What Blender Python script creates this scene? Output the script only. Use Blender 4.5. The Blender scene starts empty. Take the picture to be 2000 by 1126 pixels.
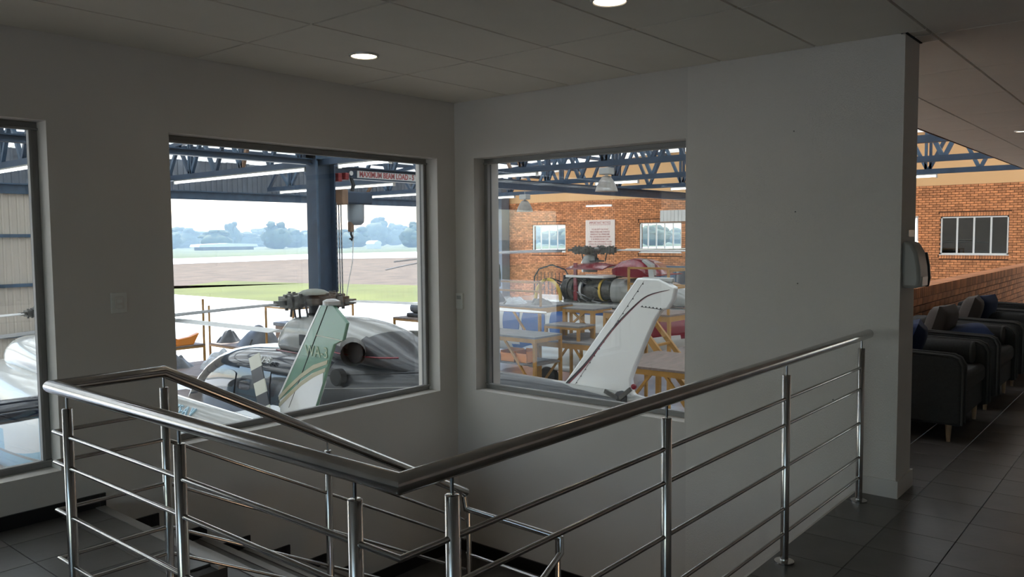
import bpy, bmesh, math, random
from mathutils import Vector, Matrix
random.seed(7)
S = bpy.context.scene
COL = S.collection

# ------------------------------------------------------------------ camera
CAM = Vector((-4.819, -4.644, 1.492))
def cam_axes(yaw, pitch, roll):
    y, p, r = (math.radians(a) for a in (yaw, pitch, roll))
    F = Vector((math.cos(y)*math.cos(p), math.sin(y)*math.cos(p), math.sin(p)))
    R0 = Vector((math.sin(y), -math.cos(y), 0)); U0 = R0.cross(F)
    return R0*math.cos(r)+U0*math.sin(r), -R0*math.sin(r)+U0*math.cos(r), F
cR, cU, cF = cam_axes(39.982, -3.641, -0.48)
cd = bpy.data.cameras.new('camera'); cam = bpy.data.objects.new('camera', cd); COL.objects.link(cam)
cd.sensor_width = 36.0; cd.lens = 1573.3/2000*36.0; cd.clip_start = .05; cd.clip_end = 6000
cam.matrix_world = Matrix(((cR.x, cU.x, -cF.x, CAM.x), (cR.y, cU.y, -cF.y, CAM.y), (cR.z, cU.z, -cF.z, CAM.z), (0, 0, 0, 1)))
S.camera = cam

# ------------------------------------------------------------------ world, sun, exposure
SUN_EL, SUN_AZ = 56.0, 62.0           # azimuth of the sun seen from the place, degrees from +x towards +y
W = bpy.data.worlds.new('World'); S.world = W; W.use_nodes = True
nt = W.node_tree; bgn = nt.nodes['Background']
sky = nt.nodes.new('ShaderNodeTexSky'); sky.sky_type = 'NISHITA'
sky.sun_disc = False; sky.sun_elevation = math.radians(SUN_EL); sky.sun_rotation = math.radians(90-SUN_AZ)
sky.air_density = 1.0; sky.dust_density = 0.8; sky.ozone_density = 1.0
nt.links.new(sky.outputs[0], bgn.inputs[0]); bgn.inputs[1].default_value = 0.32
sl = bpy.data.lights.new('sun', 'SUN'); sl.energy = 6.6; sl.angle = math.radians(.6); sl.color = (1, .95, .87)
so = bpy.data.objects.new('sun', sl); COL.objects.link(so)
sd = Vector((math.cos(math.radians(SUN_EL))*math.cos(math.radians(SUN_AZ)), math.cos(math.radians(SUN_EL))*math.sin(math.radians(SUN_AZ)), math.sin(math.radians(SUN_EL))))
so.rotation_euler = sd.to_track_quat('Z', 'Y').to_euler(); so.location = (20, 40, 60)
S.view_settings.view_transform = 'Standard'; S.view_settings.look = 'None'
S.view_settings.gamma = 1; S.view_settings.use_curve_mapping = False
S.view_settings.exposure = 0.95
try:
    S.cycles.use_denoising = True
    S.cycles.max_bounces = 10; S.cycles.diffuse_bounces = 6; S.cycles.transparent_max_bounces = 16
    S.cycles.sample_clamp_indirect = 12
    S.cycles.volume_bounces = 0
except Exception: pass

# ------------------------------------------------------------------ materials
def M(name, col, rough=.6, metal=0., var=0., scale=4., bump=0., bscale=60., emit=None, es=1., coat=0., spec=.5, stretch=None, island=0.):
    m = bpy.data.materials.new(name); m.use_nodes = True
    n = m.node_tree.nodes; L = m.node_tree.links; b = n['Principled BSDF']
    b.inputs['Roughness'].default_value = rough; b.inputs['Metallic'].default_value = metal
    b.inputs['Specular IOR Level'].default_value = spec; b.inputs['Coat Weight'].default_value = coat
    b.inputs['Coat Roughness'].default_value = .04
    c = tuple(col)+(1,)
    b.inputs['Base Color'].default_value = c
    tc = n.new('ShaderNodeTexCoord'); vec = tc.outputs['Object']
    if stretch:
        mp = n.new('ShaderNodeMapping'); mp.inputs['Scale'].default_value = stretch; L.new(vec, mp.inputs[0]); vec = mp.outputs[0]
    out = None
    if var:
        nz = n.new('ShaderNodeTexNoise'); nz.inputs['Scale'].default_value = scale; nz.inputs['Detail'].default_value = 6
        L.new(vec, nz.inputs['Vector'])
        cr = n.new('ShaderNodeValToRGB')
        cr.color_ramp.elements[0].position = .32; cr.color_ramp.elements[1].position = .68
        cr.color_ramp.elements[0].color = tuple(max(0, x*(1-var)) for x in col)+(1,)
        cr.color_ramp.elements[1].color = tuple(min(1, x*(1+var)) for x in col)+(1,)
        L.new(nz.outputs[0], cr.inputs[0]); out = cr.outputs[0]
    if island:
        g = n.new('ShaderNodeNewGeometry'); oi = n.new('ShaderNodeObjectInfo'); ad = n.new('ShaderNodeMath'); ad.operation = 'ADD'
        fr = n.new('ShaderNodeMath'); fr.operation = 'FRACT'
        L.new(g.outputs['Random Per Island'], ad.inputs[0]); L.new(oi.outputs['Random'], ad.inputs[1]); L.new(ad.outputs[0], fr.inputs[0])
        mr = n.new('ShaderNodeMapRange'); mr.inputs[3].default_value = 1-island; mr.inputs[4].default_value = 1+island
        L.new(fr.outputs[0], mr.inputs[0])
        mx = n.new('ShaderNodeVectorMath'); mx.operation = 'SCALE'
        if out: L.new(out, mx.inputs[0])
        else: mx.inputs[0].default_value = col
        L.new(mr.outputs[0], mx.inputs['Scale']); out = mx.outputs[0]
    if out: L.new(out, b.inputs['Base Color'])
    if bump:
        nb = n.new('ShaderNodeTexNoise'); nb.inputs['Scale'].default_value = bscale; nb.inputs['Detail'].default_value = 4; L.new(vec, nb.inputs['Vector'])
        bp = n.new('ShaderNodeBump'); bp.inputs['Strength'].default_value = bump; bp.inputs['Distance'].default_value = .01
        L.new(nb.outputs[0], bp.inputs['Height']); L.new(bp.outputs[0], b.inputs['Normal'])
    if emit:
        b.inputs['Emission Color'].default_value = tuple(emit)+(1,); b.inputs['Emission Strength'].default_value = es
    return m

def glass_mat(name, tint=(.93, .96, .97), r0=.056):
    m = bpy.data.materials.new(name); m.use_nodes = True; n = m.node_tree.nodes; L = m.node_tree.links
    n.remove(n['Principled BSDF'])
    tr = n.new('ShaderNodeBsdfTransparent'); tr.inputs[0].default_value = tint+(1,)
    gl = n.new('ShaderNodeBsdfGlossy'); gl.inputs['Roughness'].default_value = 0.0
    g = n.new('ShaderNodeNewGeometry'); d = n.new('ShaderNodeVectorMath'); d.operation = 'DOT_PRODUCT'
    L.new(g.outputs['Normal'], d.inputs[0]); L.new(g.outputs['Incoming'], d.inputs[1])
    ab = n.new('ShaderNodeMath'); ab.operation = 'ABSOLUTE'; L.new(d.outputs['Value'], ab.inputs[0])
    om = n.new('ShaderNodeMath'); om.operation = 'SUBTRACT'; om.inputs[0].default_value = 1; L.new(ab.outputs[0], om.inputs[1])
    pw = n.new('ShaderNodeMath'); pw.operation = 'POWER'; pw.inputs[1].default_value = 5; L.new(om.outputs[0], pw.inputs[0])
    ma = n.new('ShaderNodeMath'); ma.operation = 'MULTIPLY_ADD'; ma.inputs[1].default_value = 1-r0; ma.inputs[2].default_value = r0; L.new(pw.outputs[0], ma.inputs[0])
    mx = n.new('ShaderNodeMixShader'); L.new(ma.outputs[0], mx.inputs[0]); L.new(tr.outputs[0], mx.inputs[1]); L.new(gl.outputs[0], mx.inputs[2])
    L.new(mx.outputs[0], n['Material Output'].inputs[0])
    return m

def sheet_mat(name, col, trans):
    m = bpy.data.materials.new(name); m.use_nodes = True; n = m.node_tree.nodes; L = m.node_tree.links
    n.remove(n['Principled BSDF'])
    a = n.new('ShaderNodeBsdfDiffuse'); a.inputs[0].default_value = col+(1,)
    b = n.new('ShaderNodeBsdfTranslucent'); b.inputs[0].default_value = (.95, .95, .92, 1)
    mx = n.new('ShaderNodeMixShader'); mx.inputs[0].default_value = trans
    L.new(a.outputs[0], mx.inputs[1]); L.new(b.outputs[0], mx.inputs[2]); L.new(mx.outputs[0], n['Material Output'].inputs[0])
    return m

m_wall = M('painted_plaster', (.68, .645, .60), .75, var=.03, scale=1.5, bump=.05, bscale=90)
m_paper = M('embossed_wall_covering', (.735, .70, .65), .7, var=.03, scale=2, bump=.35, bscale=160, stretch=(1, 1, .6))
m_ceil = M('ceiling_board', (.80, .76, .67), .8, var=.02, scale=3, bump=.03, bscale=150)
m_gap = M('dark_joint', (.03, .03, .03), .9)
m_tile = M('slate_floor_tile', (.115, .108, .10), .36, var=.25, scale=2.2, bump=.05, bscale=30, island=.12)
m_grout = M('floor_grout', (.062, .058, .054), .8)
m_black = M('black_skirting_tile', (.012, .012, .013), .3)
m_white = M('white_plastic', (.75, .74, .7), .4)
m_offw = M('offwhite_plastic', (.42, .42, .40), .45)
m_alu = M('aluminium_frame', (.30, .295, .285), .5, .3)
m_gasket = M('black_gasket', (.02, .02, .02), .6)
m_glass = glass_mat('window_glass')
m_pane2 = glass_mat('far_window_glass', (.55, .6, .62), .10)
m_steel = M('brushed_stainless', (.56, .545, .53), .17, 1., var=.1, scale=8, bump=.02, bscale=120, stretch=(1, 1, .05))
m_nose = M('stair_nosing', (.30, .28, .255), .4, .2)
m_brick = M('face_brick', (.60, .245, .10), .85, var=.22, scale=9, bump=.3, bscale=60, island=.26)
m_mortar = M('mortar', (.10, .042, .02), .95)
m_sofa = M('charcoal_fabric', (.032, .032, .031), .95, var=.15, scale=60, bump=.3, bscale=400)
m_sofa2 = M('charcoal_piping', (.07, .068, .064), .9)
m_beech = M('beech_leg', (.42, .29, .18), .5, var=.15, scale=8)
m_cush_br = M('taupe_cushion', (.085, .07, .062), .95, bump=.2, bscale=300)
m_cush_bl = M('navy_cushion', (.016, .028, .075), .95, bump=.2, bscale=300)
m_lamp = M('lamp_glow', (1, .95, .85), .5, emit=(1, .84, .62), es=3.2)
m_tube = M('fluorescent_glow', (1, 1, 1), .5, emit=(1, .99, .95), es=2.2)
m_lampbody = M('lamp_body', (.6, .58, .54), .4, .3)
m_bell = M('dusty_bell_shade', (.30, .27, .24), .5, .3, var=.15, scale=6)
m_sagepale = M('faded_fin_lettering', (.33, .40, .27), .4)
m_blue = M('blue_steel_paint', (.028, .050, .085), .45, var=.2, scale=3, spec=.4)
m_blue2 = M('dusty_blue_steel', (.042, .08, .13), .5, var=.25, scale=4)
m_rust = M('primer_brown_steel', (.22, .13, .08), .6, var=.2)
m_clad_b = M('blue_grey_cladding', (.13, .15, .18), .6, var=.15, scale=2)
m_clad = M('beige_sheeting', (.47, .43, .37), .6, var=.06, scale=1.2)
m_tan = M('tan_gable_board', (.72, .44, .21), .85, var=.03, scale=.6)
m_roof_o = sheet_mat('white_roof_sheet', (.78, .76, .72), .45)
m_roof_t = sheet_mat('translucent_roof_sheet', (.75, .75, .73), .72)
m_conc = M('hangar_floor_paint', (.30, .25, .22), .22, var=.2, scale=.5, spec=.5)
m_apron = M('apron_concrete', (.62, .60, .56), .8, var=.08, scale=.12)
m_grass = M('mown_grass', (.118, .126, .022), .95, var=.2, scale=.15)
m_dry = M('dry_veld', (.118, .080, .052), .95, var=.30, scale=.35)
m_green2 = M('far_green_veld', (.10, .125, .062), .95, var=.2, scale=.02)
m_tar = M('runway_surface', (.55, .54, .52), .85, var=.06, scale=.05)
m_leaf = M('tree_leaf', (.07, .10, .05), .9, var=.35, scale=.25)
m_tin = M('white_tin_roof', (.75, .75, .75), .5)
m_yel = M('safety_orange_yellow', (.33, .165, .035), .45, var=.15, scale=5)
m_ply = M('brown_plywood', (.17, .125, .105), .65, var=.25, scale=3, stretch=(1, 4, 1))
m_ply2 = M('grey_plywood', (.16, .15, .145), .6, var=.25, scale=3, stretch=(4, 1, 1))
m_hw = M('gloss_white_paint', (.70, .70, .67), .18, coat=.6)
m_cap = M('olive_grey_paint', (.16, .165, .13), .4)
m_hg = M('pale_grey_paint', (.32, .32, .30), .22, coat=.5)
m_hn = M('gloss_navy_paint', (.016, .020, .030), .12, coat=.9)
m_hgr = M('sage_green_paint', (.13, .255, .175), .22, coat=.5)
m_gold = M('gold_stripe_paint', (.42, .38, .25), .3)
m_red = M('dark_red_paint', (.20, .012, .025), .25, coat=.5)
m_lblue = M('light_blue_paint', (.32, .50, .60), .2, coat=.6)
m_hblue = M('cobalt_cover', (.035, .12, .38), .5)
m_hwin = M('tinted_cabin_glass', (.02, .03, .045), .04, coat=1., spec=.8)
m_dark = M('dark_metal', (.035, .036, .04), .4, .5)
m_mech = M('oily_machinery', (.10, .097, .088), .4, .6, var=.4, scale=12)
m_bladeg = M('grey_rotor_blade', (.17, .17, .165), .4)
m_bladew = M('white_rotor_blade', (.62, .62, .60), .35)
m_rubber = M('tyre_rubber', (.02, .02, .022), .8)
m_hazblack = M('satin_black_paint', (.02, .021, .025), .35)
m_cream = M('cream_paint', (.55, .55, .46), .35)
m_yellow = M('bright_yellow_paint', (.62, .40, .05), .4)
m_orange = M('orange_plastic', (.65, .22, .03), .45)
m_tarp = M('grey_tarpaulin', (.09, .095, .105), .5, var=.35, scale=3, bump=.4, bscale=12)
m_plastic = M('plastic_sheeting', (.42, .44, .46), .25, var=.25, scale=5, bump=.5, bscale=14)
m_slate = M('slate_grey_paint', (.028, .03, .034), .3, coat=.4, var=.25, scale=2)
m_chain = M('chain_steel', (.30, .30, .31), .4, .8)
m_sign = M('notice_board', (.72, .63, .57), .6)
m_signred = M('notice_lettering', (.38, .09, .09), .7)
m_labelw = M('beam_label', (.60, .60, .58), .6)
m_hoistred = M('hoist_red', (.22, .018, .02), .55)
m_hoistgrey = M('hoist_grey', (.26, .29, .32), .45)

# ------------------------------------------------------------------ mesh builder
ORG = {}
class MB:
    def __init__(s): s.v = []; s.f = []; s.m = []
    def add(s, vs, fs, mi=0):
        o = len(s.v); s.v += [tuple(p) for p in vs]
        for f in fs: s.f.append(tuple(i+o for i in f)); s.m.append(mi)
        return s
    def box(s, x0, x1, y0, y1, z0, z1, mi=0):
        return s.add([(x0,y0,z0),(x1,y0,z0),(x1,y1,z0),(x0,y1,z0),(x0,y0,z1),(x1,y0,z1),(x1,y1,z1),(x0,y1,z1)],
                     [(0,3,2,1),(4,5,6,7),(0,1,5,4),(1,2,6,5),(2,3,7,6),(3,0,4,7)], mi)
    def bar(s, p0, p1, w, h, mi=0, up=(0,0,1)):
        p0 = Vector(p0); p1 = Vector(p1); d = (p1-p0).normalized(); u = Vector(up)
        if abs(d.dot(u)) > .98: u = Vector((1,0,0))
        r = d.cross(u).normalized()*w/2; t = r.cross(d).normalized()*h/2
        q = [p+a*r+b*t for p in (p0, p1) for a, b in ((-1,-1),(1,-1),(1,1),(-1,1))]
        return s.add(q, [(3,2,1,0),(4,5,6,7),(0,1,5,4),(1,2,6,5),(2,3,7,6),(3,0,4,7)], mi)
    def tube(s, pts, r, n=10, mi=0, caps=True, rs=None):
        P = [Vector(p) for p in pts]; k = len(P); rings = []
        d0 = (P[1]-P[0]).normalized(); u = Vector((0,0,1)) if abs(d0.z) < .9 else Vector((1,0,0))
        for i in range(k):
            a = (P[i]-P[i-1]).normalized() if i else (P[1]-P[0]).normalized()
            b = (P[i+1]-P[i]).normalized() if i < k-1 else a
            t = (a+b); t = t.normalized() if t.length > 1e-6 else a
            c = max(.35, t.dot(a))
            x = t.cross(u)
            if x.length < 1e-4: x = t.cross(Vector((1,0,0)))
            x.normalize(); y = x.cross(t).normalized()
            rr = rs[i] if rs else r
            # mitre: stretch in the bend plane
            bn = (b-a)
            ring = []
            for j in range(n):
                th = 2*math.pi*j/n; o = x*math.cos(th)*rr+y*math.sin(th)*rr
                if bn.length > 1e-5:
                    e = bn.normalized(); o = o+e*(o.dot(e)*(1/c-1))
                ring.append(P[i]+o)
            rings.append(ring)
        o = len(s.v); s.v += [tuple(p) for rg in rings for p in rg]
        for i in range(k-1):
            for j in range(n):
                s.f.append((o+i*n+j, o+i*n+(j+1) % n, o+(i+1)*n+(j+1) % n, o+(i+1)*n+j)); s.m.append(mi)
        if caps:
            s.f.append(tuple(o+j for j in reversed(range(n)))); s.m.append(mi)
            s.f.append(tuple(o+(k-1)*n+j for j in range(n))); s.m.append(mi)
        return s
    def cyl(s, p0, p1, r, n=14, mi=0, r1=None): return s.tube([p0, p1], r, n, mi, True, [r, r if r1 is None else r1])
    def lathe(s, prof, n=20, c=(0,0,0), ax='z', mi=0):
        c = Vector(c); o = len(s.v); k = len(prof)
        for r, h in prof:
            for j in range(n):
                t = 2*math.pi*j/n; a, b = r*math.cos(t), r*math.sin(t)
                q = {'z': (a,b,h), 'x': (h,a,b), 'y': (b,h,a)}[ax]; s.v.append(tuple(c+Vector(q)))
        for i in range(k-1):
            for j in range(n):
                s.f.append((o+i*n+j, o+i*n+(j+1) % n, o+(i+1)*n+(j+1) % n, o+(i+1)*n+j)); s.m.append(mi)
        if prof[0][0] > 1e-6: s.f.append(tuple(o+j for j in reversed(range(n)))); s.m.append(mi)
        if prof[-1][0] > 1e-6: s.f.append(tuple(o+(k-1)*n+j for j in range(n))); s.m.append(mi)
        return s
    def prism(s, poly, ax, a, b, mi=0):
        n = len(poly)
        def P(p, t): return {'x': (t,p[0],p[1]), 'y': (p[0],t,p[1]), 'z': (p[0],p[1],t)}[ax]
        return s.add([P(p, a) for p in poly]+[P(p, b) for p in poly],
                     [tuple(reversed(range(n))), tuple(range(n, 2*n))]+[(i, (i+1) % n, n+(i+1) % n, n+i) for i in range(n)], mi)
    def loft(s, rings, mi=0, mf=None):
        n = len(rings[0]); o = len(s.v); s.v += [tuple(p) for r in rings for p in r]
        for i in range(len(rings)-1):
            for j in range(n):
                f = (o+i*n+j, o+i*n+(j+1) % n, o+(i+1)*n+(j+1) % n, o+(i+1)*n+j)
                s.f.append(f)
                if mf:
                    c = sum((Vector(s.v[q]) for q in f), Vector())/4; s.m.append(mf(c))
                else: s.m.append(mi)
        for base, rev in ((o, True), (o+(len(rings)-1)*n, False)):
            q = [base+j for j in range(n)]; s.f.append(tuple(reversed(q)) if rev else tuple(q)); s.m.append(s.m[-1] if not mf else mf(Vector(s.v[base])))
        return s
    def blob(s, c, r, nu=14, nv=9, noise=0., mi=0, flat=None, seed=0):
        rnd = random.Random(seed); c = Vector(c); r = Vector(r) if hasattr(r, '__len__') else Vector((r,r,r)); o = len(s.v)
        s.v.append(tuple(c-Vector((0,0,r.z))))
        for i in range(1, nv):
            ph = -math.pi/2+math.pi*i/nv
            for j in range(nu):
                t = 2*math.pi*j/nu; k = 1+noise*(rnd.random()*2-1)
                s.v.append((c.x+r.x*math.cos(ph)*math.cos(t)*k, c.y+r.y*math.cos(ph)*math.sin(t)*k, c.z+r.z*math.sin(ph)*k))
        s.v.append(tuple(c+Vector((0,0,r.z))))
        if flat is not None:
            for q in range(o, len(s.v)):
                p = s.v[q]; s.v[q] = (p[0], p[1], max(p[2], flat))
        for j in range(nu): s.f.append((o, o+1+(j+1) % nu, o+1+j)); s.m.append(mi)
        for i in range(nv-2):
            a = o+1+i*nu
            for j in range(nu): s.f.append((a+j, a+(j+1) % nu, a+nu+(j+1) % nu, a+nu+j)); s.m.append(mi)
        a = o+1+(nv-2)*nu; e = len(s.v)-1
        for j in range(nu): s.f.append((a+j, a+(j+1) % nu, e)); s.m.append(mi)
        return s
    def build(s, name, mats, parent=None, smooth=0, bevel=0., local=False, mesh_only=False):
        if not isinstance(mats, (list, tuple)): mats = [mats]
        off = Vector((0,0,0))
        if parent is not None and not local: off = ORG[parent.name]
        elif parent is None and not local:
            xs, ys, zs = zip(*s.v); off = Vector(((min(xs)+max(xs))/2, (min(ys)+max(ys))/2, min(zs)))
        me = bpy.data.meshes.new(name)
        me.from_pydata([tuple(Vector(p)-off) for p in s.v], [], s.f)
        for mt in mats: me.materials.append(mt)
        me.polygons.foreach_set('material_index', s.m)
        me.update()
        if smooth:
            me.polygons.foreach_set('use_smooth', [True]*len(me.polygons)); me.set_sharp_from_angle(angle=math.radians(smooth))
        ob = bpy.data.objects.new(name, me); COL.objects.link(ob)
        if parent is not None: ob.parent = parent; ORG[ob.name] = off if not local else Vector()
        else: ob.location = off if not local else (0,0,0); ORG[ob.name] = off
        if bevel:
            md = ob.modifiers.new('bevel', 'BEVEL'); md.width = bevel; md.segments = 2; md.limit_method = 'ANGLE'; md.angle_limit = math.radians(40)
        return ob

def tag(o, label=None, cat=None, group=None, kind=None):
    if label: o['label'] = label
    if cat: o['category'] = cat
    if group: o['group'] = group
    if kind: o['kind'] = kind
    return o
def thing(name, loc, label, cat, group=None, rz=0., kind=None):
    o = bpy.data.objects.new(name, None); COL.objects.link(o); o.location = loc; o.rotation_euler = (0,0,rz); o.empty_display_size = .2
    ORG[o.name] = Vector(loc) if not rz else Vector()
    return tag(o, label, cat, group, kind)
def inst(name, me, parent, loc, rot=None):
    o = bpy.data.objects.new(name, me); COL.objects.link(o); o.parent = parent; o.location = Vector(loc)-ORG[parent.name]
    if rot: o.rotation_euler = rot
    ORG[o.name] = Vector(loc)
    return o
def dup(root, loc, label, rz=None):
    def cp(o, par):
        c = o.copy(); COL.objects.link(c); c.parent = par
        for ch in o.children: cp(ch, c)
        return c
    r = cp(root, None); r.location = loc
    if rz is not None: r.rotation_euler = (0,0,rz)
    r['label'] = label
    return r
def text(body, size, loc, mtx, mat, parent, name='lettering', local=False, align='CENTER', ext=.002, sx=1., width=None, bold=.0):
    cu = bpy.data.curves.new(name, 'FONT'); cu.body = body; cu.size = size; cu.align_x = align; cu.align_y = 'CENTER'; cu.extrude = ext; cu.resolution_u = 3; cu.offset = size*bold
    t = bpy.data.objects.new(name+'_src', cu); COL.objects.link(t)
    bpy.context.view_layer.update()
    dg = bpy.context.evaluated_depsgraph_get()
    me = bpy.data.meshes.new_from_object(t.evaluated_get(dg)); bpy.data.objects.remove(t)
    me.name = name
    off = Vector((0,0,0)) if local else ORG[parent.name]
    if width: xs_ = [v.co.x for v in me.vertices]; sx = width/(max(xs_)-min(xs_))
    me.transform(Matrix.Translation(Vector(loc)-off) @ mtx @ Matrix.Diagonal((sx,1,1,1)))
    me.materials.clear(); me.materials.append(mat)
    o = bpy.data.objects.new(name, me); COL.objects.link(o); o.parent = parent; ORG[o.name] = off
    return o
def rot3(xa, ya):   # matrix whose local x, y axes point along xa, ya
    x = Vector(xa).normalized(); y = Vector(ya).normalized(); z = x.cross(y)
    return Matrix(((x.x,y.x,z.x,0),(x.y,y.y,z.y,0),(x.z,y.z,z.z,0),(0,0,0,1)))
def in_view(p, margin=40):
    v = Vector(p)-CAM; z = v.dot(cF)
    if z < .1: return None
    u = 1000+1573.3*v.dot(cR)/z; w = 563-1573.3*v.dot(cU)/z
    return (u, w, z) if -margin < u < 2000+margin and -margin < w < 1126+margin else None
# ================================================================== THE ROOM
def holed_wall(name, ax, a0, a1, z0, z1, t0, t1, holes, mat, split=None, mat2=None):
    A = sorted({a0, a1}|{h[0] for h in holes}|{h[1] for h in holes}|({split} if split is not None else set()))
    Z = sorted({z0, z1}|{h[2] for h in holes}|{h[3] for h in holes})
    b = MB()
    P = (lambda a, t, z: (a, t, z)) if ax == 'y' else (lambda a, t, z: (t, a, z))
    for i in range(len(A)-1):
        for j in range(len(Z)-1):
            ca, cz = (A[i]+A[i+1])/2, (Z[j]+Z[j+1])/2
            if any(h[0] < ca < h[1] and h[2] < cz < h[3] for h in holes): continue
            mi = 1 if (split is not None and ca < split) else 0
            for t in (t0, t1):
                b.add([P(A[i], t, Z[j]), P(A[i+1], t, Z[j]), P(A[i+1], t, Z[j+1]), P(A[i], t, Z[j+1])], [(0,1,2,3)], mi)
    for h in list(holes)+[(a0, a1, z0, z1)]:
        for (p, q) in (((h[0],h[2]),(h[1],h[2])), ((h[1],h[2]),(h[1],h[3])), ((h[1],h[3]),(h[0],h[3])), ((h[0],h[3]),(h[0],h[2]))):
            b.add([P(p[0], t0, p[1]), P(q[0], t0, q[1]), P(q[0], t1, q[1]), P(p[0], t1, p[1])], [(0,1,2,3)])
    o = b.build(name, [mat]+([mat2] if mat2 else []))
    bm = bmesh.new(); bm.from_mesh(o.data); bmesh.ops.remove_doubles(bm, verts=bm.verts, dist=1e-4); bmesh.ops.recalc_face_normals(bm, faces=bm.faces); bm.to_mesh(o.data); bm.free()
    return tag(o, kind='structure')

HC = 2.586
W2 = (-2.43, -.205, .245, 2.128); W1 = (-5.3, -3.10, .25, 2.128); W3 = (-2.10, -.212, .245, 2.128)
wl = holed_wall('wall_left', 'y', -14.4, .30, -2.9, 2.85, 0, .25, [W1, W2], m_wall)
wr = holed_wall('wall_right', 'x', -3.423, 0, -2.9, 2.85, 0, .30, [W3], m_wall, split=-2.112, mat2=m_paper)
wb = holed_wall('wall_back', 'y', -14.4, 14.4, -.25, 2.85, -9.2, -9.0, [], m_wall)
ws = holed_wall('wall_side', 'x', -9.0, 0, -.25, 2.85, -14.4, -14.2, [(-8.0, -.25, .06, 2.52)], m_wall)

def window(name, ax, a0, a1, z0, z1, label, t=.15, side=.05, tb=.03, mull=()):
    f = MB(); d0, d1 = t-.025, t+.03
    def bx(A0, A1, Z0, Z1, D0=d0, D1=d1):
        (f.box(A0, A1, D0, D1, Z0, Z1) if ax == 'y' else f.box(D0, D1, A0, A1, Z0, Z1))
    w = thing(name, ((a0+a1)/2 if ax == 'y' else t, t if ax == 'y' else (a0+a1)/2, z0), label, None, kind='structure')
    bx(a0, a1, z1-tb, z1); bx(a0, a1, z0, z0+tb); bx(a0, a0+side, z0+tb, z1-tb); bx(a1-side, a1, z0+tb, z1-tb)
    # inner lip
    l = .014
    bx(a0, a1, z1-tb-l, z1-tb, t-.04, t-.006); bx(a0, a1, z0+tb, z0+tb+l, t-.04, t-.006); bx(a0+side, a0+side+l, z0+tb, z1-tb, t-.04, t-.006); bx(a1-side-l, a1-side, z0+tb, z1-tb, t-.04, t-.006)
    f.build('window_frame', m_alu, w, bevel=.003)
    g = MB(); e = .006
    G0, G1, H0, H1 = a0+side+l-.004, a1-side-l+.004, z0+tb+l-.004, z1-tb-l+.004
    def gx(A0, A1, Z0, Z1): (g.box(A0, A1, t-.005, t+.006, Z0, Z1) if ax == 'y' else g.box(t-.005, t+.006, A0, A1, Z0, Z1))
    gx(G0, G1, H1, H1+e); gx(G0, G1, H0-e, H0); gx(G0-e, G0, H0, H1); gx(G1, G1+e, H0, H1)
    g.build('gasket', m_gasket, w)
    p = MB(); (p.box(G0, G1, t-.003, t+.003, H0, H1) if ax == 'y' else p.box(t-.003, t+.003, G0, G1, H0, H1))
    p.build('pane', m_glass, w)
    return w
window('window_1', 'y', *W1, 'tall aluminium window at the end of the left wall', side=.034)
window('window_2', 'y', *W2, 'large aluminium window above the stairs showing the open airfield', side=.034)
window('window_3', 'x', *W3, 'large aluminium window beside the corner showing the brick hangar wall', side=.034)
for k, (ax, a0, a1, t) in enumerate((('x', -8.0, -.25, -14.3),)):  # unseen end glazing, added and sized to throw daylight on the right wall
    window('window_%d' % (k+4), ax, a0, a1, .06, 2.52, 'unseen aluminium window added behind the viewer to light the right wall', t=t)

# ---- ceiling
ceil = MB(); ceil.box(-7.6, .0, -9.2, .0, HC+.02, HC+.16); ceil.box(.0, 14.4, -9.2, -2.45, HC+.02, HC+.16)
ceil = tag(ceil.build('ceiling', m_gap), 'grid ceiling of pale rectangular boards', kind='structure')
PX, PY = 1.19, .59
tm = {}
def ceil_tile(x0, x1, y0, y1):
    g = .005; w, d = round(x1-x0-2*g, 3), round(y1-y0-2*g, 3)
    if w < .02 or d < .02: return
    if (w, d) not in tm:
        me = bpy.data.meshes.new('ceiling_tile'); h = .009
        b = MB().box(-w/2, w/2, -d/2, d/2, h, .02)
        c = .003
        b.add([(-w/2,-d/2,h),(w/2,-d/2,h),(w/2,d/2,h),(-w/2,d/2,h),(-w/2+c,-d/2+c,0),(w/2-c,-d/2+c,0),(w/2-c,d/2-c,0),(-w/2+c,d/2-c,0)],
              [(4,7,6,5),(0,4,5,1),(1,5,6,2),(2,6,7,3),(3,7,4,0)])
        me.from_pydata(b.v, [], b.f); me.materials.append(m_ceil); tm[(w, d)] = me
    o = inst('ceiling_tile', tm[(w, d)], ceil, ((x0+x1)/2, (y0+y1)/2, HC))
for i in range(-6, 13):
    for j in range(-1, 15):
        x0 = -1.062+PX*i; x1 = x0+PX; y1 = -.58-PY*(j-1)+0; y1 = min(0, -.58-PY*(j-1)); y0 = -.58-PY*j
        if y0 >= 0 or y0 < -9.0: continue
        if x1 <= .13+1e-6 and x0 < 0:
            X1 = x1 if y1 <= -3.5 else min(x1, 0)
            ceil_tile(max(x0, -7.6), X1, y0, y1)
        elif x0 > 0 and y0 < -2.45:
            X0 = x0 if y1 <= -3.5 else max(x0, .305)
            ceil_tile(X0, x1, y0, min(y1, -2.45))
ceil_tile(0, .128, -3.53, -3.428); ceil_tile(.128, .305, -3.53, -3.428)
e = MB().box(.30, 14.4, -2.45, -2.435, HC-.004, HC+.2); tag(e.build('trim_1', m_mortar), 'dark edge trim where the lounge ceiling ends', kind='structure')
e = MB().box(.0, .31, -3.435, -3.40, HC-.004, HC+.02); tag(e.build('trim_2', m_gap), 'dark shadow gap on top of the partition end', kind='structure')

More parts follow.
